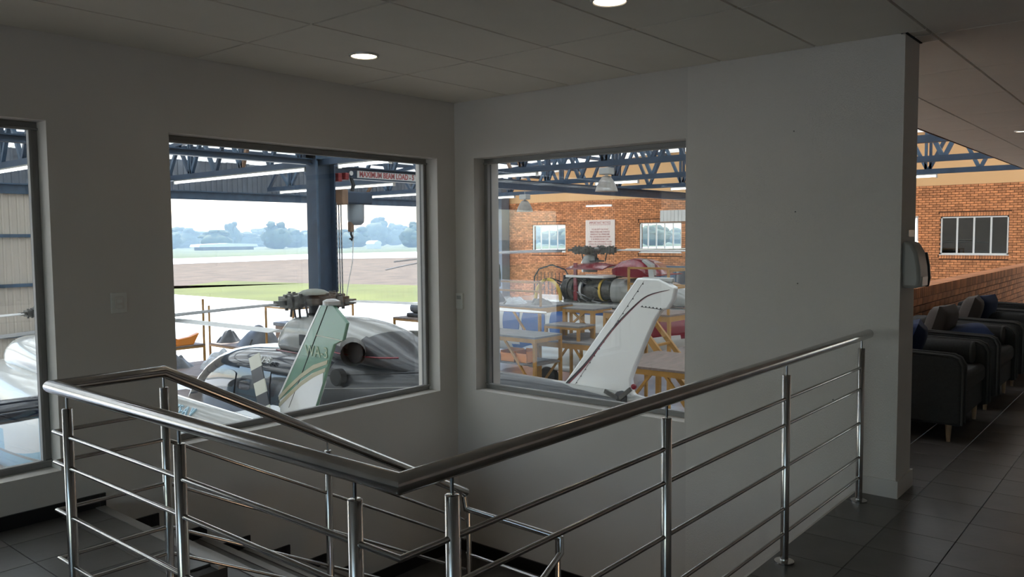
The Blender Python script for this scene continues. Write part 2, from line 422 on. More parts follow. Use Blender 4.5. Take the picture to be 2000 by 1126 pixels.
def downlight(x, y, label, r=.075):
    t = thing('downlight', (x, y, HC-.012), label, 'light', 'recessed ceiling downlights')
    MB().lathe([(r+.016, .012), (r+.014, .002), (r+.004, 0), (r, .004), (r, .012)], 32, (x, y, HC-.012)).build('trim_ring', m_lampbody, t, smooth=40)
    MB().lathe([(r-.001, .010), (r-.001, .004), (.0001, .003)], 32, (x, y, HC-.012)).build('lens', m_lamp, t)
downlight(-1.63, -.83, 'round recessed downlight glowing above the tall landing window')
downlight(-1.60, -2.55, 'round recessed downlight cut off by the top edge of the picture')
downlight(5.40, -3.23, 'small round downlight over the lounge armchairs', .05)

tag(MB().box(-14.2, -7.6, -9.0, 0, HC, HC+.16).build('ceiling_rear', m_ceil), 'plain ceiling at the far end of the room', kind='structure')
tag(MB().box(-14.2, -7.5, -9.0, 0, -.22, 0).build('floor_rear', m_tile), 'dark floor at the far end of the room', kind='structure')
# ---- floor with stair well
STEP_X0, GOING, RISE, STW = -2.89, .30, .155, -1.30
fl = MB()
fl.box(-7.5, -3.55, -9.0, 0, -.22, -.012); fl.box(-3.55, STEP_X0, STW, 0, -.22, -.012)
fl.box(-3.55, 0, -9.0, -3.21, -.22, -.012); fl.box(0, 14.2, -9.0, -3.423, -.22, -.012); fl.box(.30, 14.2, -3.423, -2.18, -.22, -.012)
floor = tag(fl.build('floor', m_grout), 'dark grey tiled floor of the upper level', kind='structure')
T = .325; tiles = []
def okrect(x0, x1, y0, y1):
    if x1 <= -3.55 and y1 <= 0: return (x0, x1, y0, y1)
    return None
for i in range(-23, 46):
    for j in range(-17, 13):
        x0, y0 = -.52+T*i, -3.83+T*j; x1, y1 = x0+T, y0+T
        rs = []
        def clip(X0, X1, Y0, Y1):
            a, b, c, d = max(x0, X0), min(x1, X1), max(y0, Y0), min(y1, Y1)
            if b-a > .03 and d-c > .03: rs.append((a, b, c, d))
        if y0 >= 0 or x1 < -7.4: continue
        if y1 <= -3.20: clip(-7.5, 14.1, -9, -3.21)
        elif y0 < -3.21: clip(-7.5, -3.55, -9, 0); clip(-3.55, 0, -9, -3.21); clip(0, .302, -9, -3.423); clip(.302, 14.1, -9, 0)
        else:
            clip(-7.5, STEP_X0 if y0 > STW-.02 else -3.55, -9, 0)
            if y0 < -2.4: clip(.302, 14.1, -9, -2.4)
        for r in rs: tiles.append(r)
vis = []
for r in tiles:
    q = in_view(((r[0]+r[1])/2, (r[2]+r[3])/2, 0))
    vis.append((q[2] if q else 1e3+random.random(), r))
vis.sort(key=lambda t: t[0])
fm = {}; rest = MB()
for k, (d, (x0, x1, y0, y1)) in enumerate(vis):
    g = .0016; w, dd = round(x1-x0-2*g, 3), round(y1-y0-2*g, 3)
    if k < 296 and d < 900:
        if (w, dd) not in fm:
            c = .0012; b = MB()
            b.add([(-w/2,-dd/2,-.010),(w/2,-dd/2,-.010),(w/2,dd/2,-.010),(-w/2,dd/2,-.010),(-w/2,-dd/2,-.002),(w/2,-dd/2,-.002),(w/2,dd/2,-.002),(-w/2,dd/2,-.002),(-w/2+c,-dd/2+c,0),(w/2-c,-dd/2+c,0),(w/2-c,dd/2-c,0),(-w/2+c,dd/2-c,0)],
                  [(0,1,5,4),(1,2,6,5),(2,3,7,6),(3,0,4,7),(4,5,9,8),(5,6,10,9),(6,7,11,10),(7,4,8,11),(8,9,10,11)])
            me = bpy.data.meshes.new('floor_tile'); me.from_pydata(b.v, [], b.f); me.materials.append(m_tile); fm[(w, dd)] = me
        inst('floor_tile', fm[(w, dd)], floor, ((x0+x1)/2, (y0+y1)/2, 0))
    else:
        rest.box(x0+g, x1-g, y0+g, y1-g, -.010, 0)
tag(rest.build('floor_tiles', m_tile, floor), kind='stuff')
fa = MB().box(-3.55, 0, -3.212, -3.20, -.24, -.001); fa.box(-3.552, -3.54, -3.2, STW, -.24, -.001)
tag(fa.build('trim_3', m_wall), 'pale painted edge of the stair opening', kind='structure')
ww = MB().box(-3.67, 0, -3.33, -3.213, -2.9, -.22); tag(ww.build('wall_stairwell_front', m_wall), 'pale wall under the floor edge along the stairwell', kind='structure')
ww = MB().box(-4.2, -4.08, -3.2, 0, -2.9, -.22); tag(ww.build('wall_stairwell_side', m_wall), 'pale wall under the floor at the head of the stairs', kind='structure')
lf = MB().box(-4.1, 0, -3.3, 0, -3.0, -2.9); tag(lf.build('floor_lower', m_grout), 'dark lower floor at the foot of the stairs', kind='structure')

# ---- skirtings
sk = MB().box(-14.2, STEP_X0, -.012, 0, 0, .075); tag(sk.build('baseboard_left', m_black), 'black tile skirting along the left wall', kind='structure')
sk = MB().box(-.014, 0, -3.423, -3.222, 0, .10); sk.box(-.014, .30, -3.437, -3.423, 0, .10); sk.box(.30, .314, -3.437, -2.42, 0, .10)
tag(sk.build('baseboard_right', m_wall), 'pale painted skirting round the end of the partition', kind='structure')

# ---- staircase
st = thing('staircase', (STEP_X0, -.65, -2.9), 'dark tiled stair flight going down beside the left wall to a landing', 'stairs')
NS = 7; LZ = -.045-NS*RISE
for k in range(1, NS):
    x0 = STEP_X0+GOING*(k-1); z = -.045-RISE*k
    MB().box(x0, x0+GOING, STW, -.002, z-.14, z).build('tread', m_tile, st)
    MB().box(x0+GOING-.045, x0+GOING+.004, STW, -.004, z-.012, z+.004).build('nosing', m_nose, st)
    b = MB().box(x0-.0, x0+GOING, -.014, -.001, z, z+.075); b.box(x0+GOING-.02, x0+GOING+.012, -.0145, -.001, z-RISE+.07, z+.075)
    b.build('wall_skirting', m_black, st)
MB().box(STEP_X0-.045, STEP_X0+.004, STW, -.004, -.012, .004).build('nosing', m_nose, st)
MB().box(STEP_X0-.02, STEP_X0+.012, -.0145, -.001, -RISE+.02, .075).build('wall_skirting', m_black, st)
LX = STEP_X0+GOING*(NS-1)
MB().box(LX, -.002, -3.2, -.002, LZ-.2, LZ).build('landing', m_tile, st)
MB().box(LX, -.002, -.015, -.001, LZ, LZ+.095).build('wall_skirting', m_black, st)
MB().box(-.015, -.001, -3.2, -.015, LZ, LZ+.095).build('wall_skirting', m_black, st)
for k in range(1, 10):
    x1 = LX-GOING*(k-1); z = LZ-RISE*k
    MB().box(x1-GOING, x1, -3.2, -2.06, z-.14, z).build('tread', m_tile, st)
    MB().box(x1-GOING-.004, x1-GOING+.045, -3.2, -2.06, z-.012, z+.004).build('nosing', m_nose, st)

# ---- stainless railing
RX, RY, RY3, RX3 = -3.599, -3.279, -1.298, -3.158
ZH, ZT = .931, .863; RZ = (.755, .636, .445, .253, .137)
rl = thing('stair_railing', (RX, RY, 0), 'brushed stainless steel railing with round handrail and five thin rails round the stairwell', 'railing')
def hr(pts, r=.0255): return MB().tube(pts, r, 24).build('handrail', m_steel, rl, smooth=50)
hr([(-.052, RY, ZH), (RX, RY, ZH), (RX, RY3, ZH), (RX3, RY3, ZH), (-1.285, RY3, ZH-.533*(RX3+1.285)*-1)])
MB().tube([(-1.30, RY3, -.085), (-1.285, RY3, -.17), (-1.285, -2.02, -.185), (-1.285, -2.02, -.27), (-3.2, -2.02, -1.29)], .018, 14).build('handrail', m_steel, rl, smooth=50)
posts = [(x, RY) for x in (-3.427, -2.363, -1.271, -.182)]+[(RX, y) for y in (-3.119, -2.271, -1.429)]+[(RX3, RY3)]
for (x, y) in posts:
    p = MB().lathe([(.0185, 0), (.0185, ZT-.002), (.0165, ZT), (.0001, ZT)], 20, (x, y, 0)).build('post', m_steel, rl, smooth=50)
    MB().cyl((x, y, ZT-.01), (x, y, ZH-.015), .0052, 10).build('pin', m_steel, p, smooth=50)
    MB().lathe([(.044, .0), (.044, .008), (.020, .012)], 24, (x, y, 0)).build('base_flange', m_steel, p, smooth=40)
for z in RZ:
    MB().tube([(-.165, RY, z), (RX, RY, z), (RX, RY3, z), (RX3, RY3, z)], .0082, 12).build('rail', m_steel, rl, smooth=50)
SL = -.533
for x, zb in ((-2.31, -.355), (-1.36, LZ+RISE)):
    zt = ZH+SL*(x-RX3)-.07
    p = MB().lathe([(.0185, zb), (.0185, zt-.002), (.0165, zt), (.0001, zt)], 20, (x, RY3, 0)).build('post', m_steel, rl, smooth=50)
    MB().cyl((x, RY3, zt-.01), (x, RY3, zt+.06), .0052, 10).build('pin', m_steel, p, smooth=50)
    MB().lathe([(.044, zb), (.044, zb+.008), (.020, zb+.012)], 24, (x, RY3, 0)).build('base_flange', m_steel, p, smooth=40)
for z in RZ:
    MB().tube([(RX3, RY3, z), (-1.30, RY3, z+SL*(-1.30-RX3))], .0082, 12).build('rail', m_steel, rl, smooth=50)
for z in (-.45, -.62, -.83):
    MB().tube([(-1.285, RY3, z), (-1.285, -2.02, z-.01), (-3.0, -2.02, z-.95)], .0082, 12).build('rail', m_steel, rl, smooth=50)
for y in (RY3-.02, -2.0):
    MB().cyl((-1.285, y, LZ), (-1.285, y, -.19), .016, 14).build('post', m_steel, rl, smooth=50)

# ---- added fill lamp, out of view, that warms the stairwell walls
t = thing('stairwell_fill_lamp', (-1.9, -3.17, -1.25), 'added warm fill lamp out of view low on the stairwell wall', 'light')
MB().lathe([(.14, 0), (.14, .05), (.12, .07), (.12, .05)], 24, (-1.9, -3.21, -.95), 'y').build('housing', m_lampbody, t, smooth=40)
MB().lathe([(.119, .045), (.10, .075), (.05, .09), (.0001, .095)], 24, (-1.9, -3.21, -.95), 'y').build('diffuser', M('stairwell_fill_glow', (1, .9, .75), .5, emit=(1, .66, .38), es=6), t, smooth=60)

# ---- small things on the walls
t = thing('light_switch', (-2.76, -.004, 1.08), 'white twin rocker light switch on the left wall between the windows', 'switch')
MB().box(-2.805, -2.715, -.010, 0, 1.082, 1.198).build('face_plate', m_white, t, bevel=.004)
MB().box(-2.785, -2.735, -.015, -.010, 1.105, 1.175).build('rocker_panel', m_wall, t, bevel=.002)
for zz in (1.12, 1.15): MB().box(-2.775, -2.745, -.0185, -.015, zz-.010, zz+.010).build('rocker', m_white, t, bevel=.002)
t = thing('room_controller', (-.008, -.045, .905), 'small white wall controller in the corner beside the window', 'controller')
MB().box(-.022, 0, -.085, -.012, .905, 1.035).build('case', m_white, t, bevel=.005)
MB().box(-.025, -.022, -.072, -.025, .985, 1.015).build('display', m_offw, t)
for (y, z, lb) in ((-2.815, 2.11, 'tiny screw head high on the pale partition above the handrail'), (-2.83, 1.63, 'tiny screw head halfway up the pale partition'), (-2.85, 1.20, 'tiny screw head low on the pale partition just above the handrail'), (-3.07, .52, 'tiny screw head seen between the railing posts')):
    s = MB().lathe([(.004, 0), (.004, -.005), (.002, -.010), (.0001, -.011)], 10, (0, y, z), 'x').build('wall_screw', m_alu); tag(s, lb, 'screw', 'screws left in the partition')
# soap / sanitiser dispenser on the partition end face
t = thing('wall_dispenser', (.16, -3.425, 1.19), 'grey plastic wall dispenser on the end of the partition', 'dispenser')
pr_ = [(-3.423, 1.19), (-3.512, 1.19), (-3.52, 1.24), (-3.515, 1.31), (-3.50, 1.39), (-3.47, 1.445), (-3.423, 1.452)]
MB().prism(pr_, 'x', .02, .215).build('casing', m_offw, t, bevel=.018, smooth=40)
MB().prism([(y-.006 if y < -3.43 else y, z) for y, z in pr_ if z < 1.42]+[(-3.423, 1.36)], 'x', .217, .245).build('side_cap', m_dark, t, bevel=.008)
MB().box(.06, .18, -3.524, -3.516, 1.20, 1.255).build('push_bar', m_lampbody, t, bevel=.004)
t = MB().box(.13, .25, -3.431, -3.4235, 1.475, 1.515); tag(t.build('notice_sticker', m_lampbody, bevel=.001), 'small grey sticker above the wall dispenser', 'sticker')

# ---- brick parapet with armchairs
par = MB().box(.305, 14.2, -2.395, -2.185, 0, .79); par = tag(par.build('wall_parapet', m_mortar), 'low face brick parapet behind the armchairs', kind='structure')
def brick_mesh(name, l, h, d, mat):
    c = .004
    b = MB(); b.add([(-l/2,0,-h/2),(l/2,0,-h/2),(l/2,0,h/2),(-l/2,0,h/2),(-l/2,-d+c,-h/2),(l/2,-d+c,-h/2),(l/2,-d+c,h/2),(-l/2,-d+c,h/2),(-l/2+c,-d,-h/2+c),(l/2-c,-d,-h/2+c),(l/2-c,-d,h/2-c),(-l/2+c,-d,h/2-c)],
                    [(0,1,5,4),(1,2,6,5),(2,3,7,6),(3,0,4,7),(4,5,9,8),(5,6,10,9),(6,7,11,10),(7,4,8,11),(8,9,10,11)])
    me = bpy.data.meshes.new(name); me.from_pydata(b.v, [], b.f); me.materials.append(mat); return me, b
bme, bmb = brick_mesh('brick', .222, .073, .016, m_brick)
srest = MB(); nb = 0
cme = bpy.data.meshes.new('cap_brick'); cb = MB().box(-.036, .036, -.115, .115, 0, .11); cme.from_pydata(cb.v, [], cb.f); cme.materials.append(m_brick)
x = .36
while x < 14.1:
    if x > 3.6: inst('brick', cme, par, (x, -2.29, .79)); nb += 1
    else: srest.box(x-.036, x+.036, -2.405, -2.175, .79, .90)
    x += .084
for r in range(9):
    z = .79-.006-.0365-.083*r; x = .30+.116*(r % 2)+.116
    while x < 14.1:
        if r < 4 and x > 4.2 and nb < 296: inst('brick', bme, par, (x, -2.392, z)); nb += 1
        else: srest.add([(p[0]+x, p[1]-2.392, p[2]+z) for p in bmb.v], bmb.f)
        x += .232
tag(srest.build('bricks', m_brick, par), kind='stuff')

def armchair(n, x0, label):
    x1 = x0+1.05; yf, yb = -3.46, -2.62
    t = thing('armchair', ((x0+x1)/2, -3.04, 0), label, 'armchair', 'charcoal armchairs along the brick parapet')
    MB().box(x0+.10, x1-.10, yf+.03, yb-.06, .15, .33).build('seat_base', m_sofa, t, bevel=.015)
    MB().box(x0+.125, x1-.125, yf+.005, yb-.2, .33, .47).build('seat_cushion', m_sofa, t, bevel=.04, smooth=60)
    for (a, b) in ((x0, x0+.12), (x1-.12, x1)):
        ar = MB().prism([(yf, .13), (yf, .56), (yf+.025, .605), (yf+.07, .625), (yb, .645), (yb, .13)], 'x', a, b).build('arm', m_sofa, t, bevel=.02, smooth=60)
        for q in (a+.006, b-.006):
            MB().tube([(q, yf-.004, .14), (q, yf-.004, .56), (q, yf+.022, .609), (q, yf+.07, .629), (q, yb, .649)], .008, 8).build('piping', m_sofa2, ar, smooth=60)
    MB().prism([(yb-.24, .45), (yb-.14, .70), (yb+.02, .70), (yb+.0, .15), (yb-.2, .15)], 'x', x0+.12, x1-.12).build('backrest', m_sofa, t, bevel=.035, smooth=60)
    for lx in (x0+.07, x1-.07):
        for ly in (yf+.09, yb-.08):
            MB().tube([(lx, ly, 0), (lx, ly, .16)], .02, 12, rs=[.013, .024]).build('leg', m_beech, t, smooth=50)
    return t
armchair(0, 1.50, 'charcoal fabric armchair right behind the end of the partition')
armchair(1, 2.86, 'charcoal fabric armchair second from the partition with tan legs showing')
armchair(2, 4.22, 'charcoal fabric armchair third from the partition along the parapet')
armchair(3, 5.58, 'charcoal fabric armchair farthest from the partition')
def cushion(x, y, z, rz, tilt, mat, label, s=.42):
    b = MB(); n = 12
    for side in (1, -1):
        vs = []; fs = []
        for i in range(n+1):
            for j in range(n+1):
                u, v = i/n*2-1, j/n*2-1
                k = (1-.05*(1-abs(v)**2)*abs(u)**4); k2 = (1-.05*(1-abs(u)**2)*abs(v)**4)
                h = .10*max(0, (1-u**4)*(1-v**4))**.45
                vs.append((u*s/2*k2*k, side*h, v*s/2*k*k2))
        for i in range(n):
            for j in range(n): q = i*(n+1)+j; fs.append((q, q+1, q+n+2, q+n+1) if side > 0 else (q, q+n+1, q+n+2, q+1))
        b.add(vs, fs)
    mt = Matrix.Translation((x, y, z)) @ Matrix.Rotation(rz, 4, 'Z') @ Matrix.Rotation(tilt, 4, 'X')
    b.v = [tuple(mt @ Vector(p)) for p in b.v]
    return tag(b.build('cushion', mat, smooth=80), label, 'cushion', 'scatter cushions on the armchairs')
cushion(1.95, -3.0, .62, .2, .35, m_cush_bl, 'navy scatter cushion in the armchair nearest the partition')
cushion(3.30, -2.93, .645, -.1, .3, m_cush_br, 'taupe scatter cushion in the second armchair')
cushion(3.40, -3.12, .56, .3, 1.35, m_cush_bl, 'navy scatter cushion lying flat on the second armchair seat')
cushion(4.62, -2.93, .645, .1, .3, m_cush_br, 'taupe scatter cushion in the third armchair')
cushion(5.02, -2.96, .635, -.2, .3, m_cush_bl, 'navy scatter cushion standing beside the taupe one in the third armchair')

def bolster(x, label):
    t = thing('bolster_cushion', (x, -3.08, .47), label, 'cushion', 'bolsters on the armchairs')
    MB().lathe([(.0001, -.30), (.07, -.30), (.085, -.285), (.088, 0), (.085, .285), (.07, .30), (.0001, .30)], 22, (x, -3.08, .558), 'y').build('roll', m_sofa, t, smooth=50)
    MB().lathe([(.079, -.303), (.087, -.296), (.087, -.284)], 22, (x, -3.08, .558), 'y').build('piping', m_sofa2, t, smooth=50)
for x0, lb in ((1.50, 'grey bolster against the far arm of the armchair nearest the partition'), (2.86, 'grey bolster against the far arm of the second armchair'), (4.22, 'grey bolster against the far arm of the third armchair')): bolster(x0+1.05-.12-.09, lb)
# ================================================================== THE HANGAR
GF = -2.9; FY = 22.4; GX = 27.0
h = MB().box(-40, GX, .25, FY+.4, GF-.06, GF); h.box(.30, GX, -12, .25, GF-.06, GF)
tag(h.build('floor_hangar', m_conc), 'brown painted hangar floor', kind='structure')
# outside ground
g = MB().add([(-120,-120,-3.0),(120,-120,-3.0),(120,22.3,-3.0),(-120,22.3,-3.0)], [(0,1,2,3)]); tag(g.build('ground_yard', m_apron), 'pale concrete yard round the hangar', kind='structure')
g = MB().add([(-900,-500,-3.02),(1500,-500,-3.02),(1500,1500,-3.02),(-900,1500,-3.02)], [(0,1,2,3)]); tag(g.build('ground', m_green2), 'distant green veld', kind='structure')
def patch(name, pts, z, mat, label):
    b = MB().add([(x, y, z) for x, y in pts], [tuple(range(len(pts)))]); tag(b.build(name, mat), label, kind='structure')
patch('ground_dry', [(-300, 95), (33.6, 69.6), (42.4, 75.9), (44.3, 63.6), (48, 51.1), (62, 36), (110, 0), (300, -60), (420, 60), (122.4, 129.3), (102.6, 144.5), (69.1, 138.8), (-300, 130)], -3.005, m_dry, 'brown dry field before the runway')
patch('ground_grass', [(-60, 92), (26, 78), (28.1, 59.3), (28.5, 45.6), (34.1, 36.4), (60, 12), (110, 0), (62, 36), (48, 51.1), (44.3, 63.6), (42.4, 75.9), (33.6, 69.6)], -2.99, m_grass, 'green mown grass strip beside the apron')
patch('ground_apron', [(-60, 22.3), (60, 22.3), (60, 12), (34.1, 36.4), (28.5, 45.6), (28.1, 59.3), (26, 78), (-60, 92)], -2.985, m_apron, 'pale concrete apron outside the hangar')
patch('ground_runway', [(-300, 130), (69.1, 138.8), (102.6, 144.5), (122.4, 129.3), (420, 60), (560, 110), (179.8, 189.8), (138.8, 194.6), (91.4, 182), (-300, 170)], -2.97, m_tar, 'pale runway across the field')
# trees and sheds beyond the runway
def polar(u, d): a = math.radians(39.98+math.degrees(math.atan((1000-u)/1573.3))); return CAM.x+d*math.cos(a), CAM.y+d*math.sin(a)
TR = [(300,440,452),(330,400,451),(362,470,450),(393,410,457),(424,470,453),(456,400,437),(486,470,458),(514,410,452),(543,480,437),(573,410,450),(606,470,452),(638,410,456),(668,480,452),(697,410,449),(737,480,428),(775,405,442),(808,480,439),(845,410,441)]
TL = ['low hazy tree at the left edge of the landing window', 'hazy tree above the left end of the long white shed', 'wide hazy tree behind the long white shed', 'lowest hazy tree above the middle of the long white shed', 'hazy tree just left of the slim tall tree', 'slim tall hazy tree standing above its neighbours', 'low hazy tree just right of the slim tall tree', 'hazy tree between the slim tree and the high round one', 'high round hazy tree left of the blue column', 'hazy tree touching the left edge of the blue column', 'hazy tree hidden behind the blue column', 'hazy tree behind the hanging chains', 'hazy tree behind the pendant cable', 'hazy tree below the hoist hook', 'tallest and broadest hazy tree right of the hoist', 'hazy tree just right of the tallest one', 'hazy tree at the right edge of the landing window', 'hazy tree hidden behind the right window jamb']
for k, (u, d, top) in enumerate(TR):
    x, y = polar(u, d); H = (474.5-(u-300)*.008-top)*d/1573.3*1.02+4.5
    slim = (u == 456); d = (392, 436, 480, 524)[k % 4]; x, y = polar(u, d); H = (474.5-(u-300)*.008-top)*d/1573.3*1.02+4.5; wd = H*.34 if slim else 9.2*d/440
    t = thing('tree', (x, y, -3), TL[k], 'tree', 'trees beyond the runway')
    b = MB(); rr = random.Random(k)
    for q in range(26):
        a = rr.random()*6.28; e = rr.random()**.5*wd*.72; zz = rr.uniform(.14, .88)*H; e *= (1-.55*max(0, zz/H-.55)/.45)
        b.blob((x+math.cos(a)*e, y+math.sin(a)*e, -3+zz), (wd*rr.uniform(.20,.34), wd*rr.uniform(.20,.34), H*rr.uniform(.08,.15)), 9, 6, .24, seed=k*50+q)
    b.blob((x, y, -3+H*.38), (wd*.78, wd*.78, H*.38), 14, 9, .16, seed=k+500)
    b.build('crown', m_leaf, t, smooth=85); MB().cyl((x, y, -3), (x, y, -3+H*.5), H*.03, 8).build('trunk', m_rust, t)
b = MB(); rr = random.Random(77)
for u in list(range(-700, 290, 45))+list(range(880, 1500, 40)):
    d = rr.choice((400, 440, 480, 520)); x, y = polar(u, d); H = rr.uniform(8.5, 13)
    for q in range(8): b.blob((x+rr.uniform(-7, 7), y+rr.uniform(-5, 5), -3+rr.uniform(.25, .75)*H), (rr.uniform(3, 5), rr.uniform(3, 5), H*rr.uniform(.14, .24)), 9, 6, .22, seed=u*9+q)
    b.blob((x, y, -3+H*.36), (9, 7, H*.36), 14, 9, .15, seed=u)
tag(b.build('treeline', m_leaf, smooth=85), 'continuation of the far hazy tree line beyond the windows', kind='stuff')
x, y = polar(440, 372); t = thing('low_shed', (x, y, -3), 'long low white roofed shed in front of the far trees', 'shed')
b = MB(); b.prism([(x-14, -1.6), (x+14, -1.6), (x+13.4, -.5), (x, -.1), (x-13.4, -.5)], 'y', y-4, y+4); b.build('roof', m_tin, t)
MB().box(x-12, x+12, y-3.6, y+3.6, -3, -1.55).build('wall', m_dry, t)
x, y = polar(731, 360); t = thing('small_house', (x, y, -3), 'small white roofed house among the far trees', 'house')
MB().prism([(x-2.2, -1), (x+2.2, -1), (x+1.6, .1), (x, .5), (x-1.6, .1)], 'y', y-3, y+3).build('roof', m_tin, t); MB().box(x-2, x+2, y-2.6, y+2.6, -3, -.9).build('wall', m_tin, t)

# ---- facade: sliding door leaf, lintel, cladding
def corrugated(b, x0, x1, y, z0, z1, pitch=.21, dep=.035, mi=0):
    n = int((x1-x0)/pitch); prof = []
    for i in range(n):
        a = x0+i*pitch; prof += [(a, 0), (a+pitch*.60, 0), (a+pitch*.68, -dep), (a+pitch*.92, -dep)]
    prof.append((x0+n*pitch, 0))
    vs = []; fs = []
    for (px, d) in prof: vs += [(px, y+d, z0), (px, y+d, z1)]
    for i in range(len(prof)-1): fs.append((2*i, 2*i+2, 2*i+3, 2*i+1))
    b.add(vs, fs, mi)
for k, (x0, x1) in enumerate(((-.45, 6.9), (-39.9, -31.3))):
    d = thing('door_%d' % (k+1), ((x0+x1)/2, FY+.1, GF), ('beige corrugated sliding hangar door leaf', 'far beige hangar door leaf at the end of the hangar')[k], None, kind='structure')
    b = MB(); corrugated(b, x0, x1, FY+.12, GF, 3.0); b.build('sheeting', m_clad, d)
    for z in (-2.84, -1.36, .16, 1.66): MB().box(x0, x1, FY+.0, FY+.075, z-.05, z+.05).build('girt', m_blue2, d)
l = MB().box(-40, GX, FY+.0, FY+.12, 2.92, 3.19); l.box(-40, GX, FY-.10, FY+.12, 3.19, 3.23); tag(l.build('trim_4', m_blue2), 'blue steel lintel over the hangar door', kind='structure')
c = MB(); corrugated(c, -40, GX, FY+.22, 3.2, 4.32); tag(c.build('wall_far', m_clad_b), 'blue grey cladding above the hangar door', kind='structure')
c = MB().box(-40.3, -40, .25, FY+.4, GF-.1, 5.3); tag(c.build('wall_hangar_end', m_clad), 'sheeted side wall of the hangar', kind='structure')

# ---- gable wall of brick
GW = [(.03, 2.11, .76, 2.08), (12.34, 14.44, .76, 2.08), (18.6, 20.64, .76, 2.08)]
gw = holed_wall('wall_gable', 'x', -12, FY+.3, GF, 3.2, GX, GX+.25, GW, m_mortar); gw['label'] = 'tall face brick end wall of the hangar'
tag(MB().box(GX, GX+.2, -12, FY+.3, 3.2, 5.4).build('wall_gable_upper', m_tan), 'smooth tan boarding above the brick wall', kind='structure')
bw, bh, bd = .225, .073, .014
bw, bh, bd = .222, .071, .016
gme, gmb = brick_mesh('brick', bw, bh, bd, m_brick)
sol, smb = brick_mesh('brick', .073, .13, .014, m_brick)
Rz = Matrix.Rotation(-math.pi/2, 4, 'Z')
gme.transform(Rz); sol.transform(Rz)
gv = [tuple(Rz @ Vector(p)) for p in gmb.v]; sv = [tuple(Rz @ Vector(p)) for p in smb.v]
grest = MB(); cand = []
rows = int((3.2-GF)/.085)
for r in range(rows):
    z = 3.2-.0425-.085*r; y = -11.9+.118*(r % 2)
    while y < FY+.2:
        if not any(w[0]-.12 < y < w[1]+.12 and w[2]-.19 < z < w[3]+.19 for w in GW): cand.append((y, z))
        elif any(w[2]+.0 < z < w[3]+.0 and (w[0]-.115 < y < w[0] or w[1] < y < w[1]+.115) for w in GW): pass
        y += .236
fill = []
for r in range(rows):
    z = 3.2-.0425-.085*r; ks = sorted(y for (y, zz) in cand if abs(zz-z) < 1e-6)
    for w in GW:
        if w[2]-.19 < z < w[3]+.19:
            e_ = .08 if (z < w[2] or z > w[3]) else .006
            L_ = max([y for y in ks if y < w[0]], default=None); R_ = min([y for y in ks if y > w[1]], default=None)
            for (a, b) in ((L_+.118+.004, w[0]-e_), (w[1]+e_, R_-.118-.004)):
                if b-a > .03: fill.append(((a+b)/2, z, (b-a)/.222))
near = sorted(cand, key=lambda p: abs(p[0]-1.2)+abs(p[1]-2.35)*1.2)
near = [p for p in near if p[1] > .6][:236]; ns = set(near)
for (y, z) in cand:
    if (y, z) in ns: inst('brick', gme, gw, (GX, y, z))
    else: grest.add([(p[0]+GX, p[1]+y, p[2]+z) for p in gv], gmb.f)
for wi, w in enumerate(GW):
    y = w[0]-.04
    while y < w[1]+.06:
        for z in (w[3]+.085, w[2]-.085):
            if wi == 0: inst('brick', sol, gw, (GX, y, z))
            else: grest.add([(p[0]+GX, p[1]+y, p[2]+z) for p in sv], smb.f)
        y += .085
for (y, z, k) in fill: grest.add([(p[0]+GX, p[1]*k+y, p[2]+z) for p in gv], gmb.f)
tag(grest.build('bricks', m_brick, gw), kind='stuff')
def gable_window(n, w, label, cols, glass):
    t = thing('window_%d' % n, (GX, (w[0]+w[1])/2, w[2]), label, None, kind='structure')
    f = MB(); e = .045
    f.box(GX+.01, GX+.07, w[0], w[1], w[2], w[2]+e); f.box(GX+.01, GX+.07, w[0], w[1], w[3]-e, w[3])
    f.box(GX+.01, GX+.07, w[0], w[0]+e, w[2], w[3]); f.box(GX+.01, GX+.07, w[1]-e, w[1], w[2], w[3])
    f.box(GX-.05, GX+.02, w[0]-.03, w[1]+.03, w[2]-.03, w[2]); f.build('window_frame', m_white, t)
    for i in range(1, cols):
        yy = w[0]+(w[1]-w[0])*i/cols; MB().box(GX+.012, GX+.06, yy-.028, yy+.028, w[2]+e, w[3]-e).build('mullion', m_white, t)
    for i in range(cols):
        a = w[0]+(w[1]-w[0])*i/cols+.02; b_ = w[0]+(w[1]-w[0])*(i+1)/cols-.02
        q = MB().box(GX+.035, GX+.041, a, b_, w[2]+.03, w[3]-.03).build('pane', glass, t); q.rotation_euler = (0, 0, 0)
    return t
gable_window(7, GW[0], 'four pane white framed window in the brick wall above the parapet', 4, m_pane2)
gable_window(8, GW[1], 'white framed window in the brick wall right of the notice board', 5, m_glass)
gable_window(9, GW[2], 'white framed window in the brick wall left of the notice board', 4, m_glass)
o = MB().box(GX+1.6, GX+1.7, -1.5, 3.6, GF, 3.2); o.box(GX+.26, GX+1.6, -1.5, -1.4, GF, 3.2); o.box(GX+.26, GX+1.6, 3.5, 3.6, GF, 3.2); o.box(GX+.26, GX+1.7, -1.5, 3.6, 3.2, 3.3)  # closed dark box added behind the glass so this window stays dark
tag(o.build('wall_dark_backing', m_gap), 'dark backing box added behind the four pane window to shut out daylight', kind='structure')
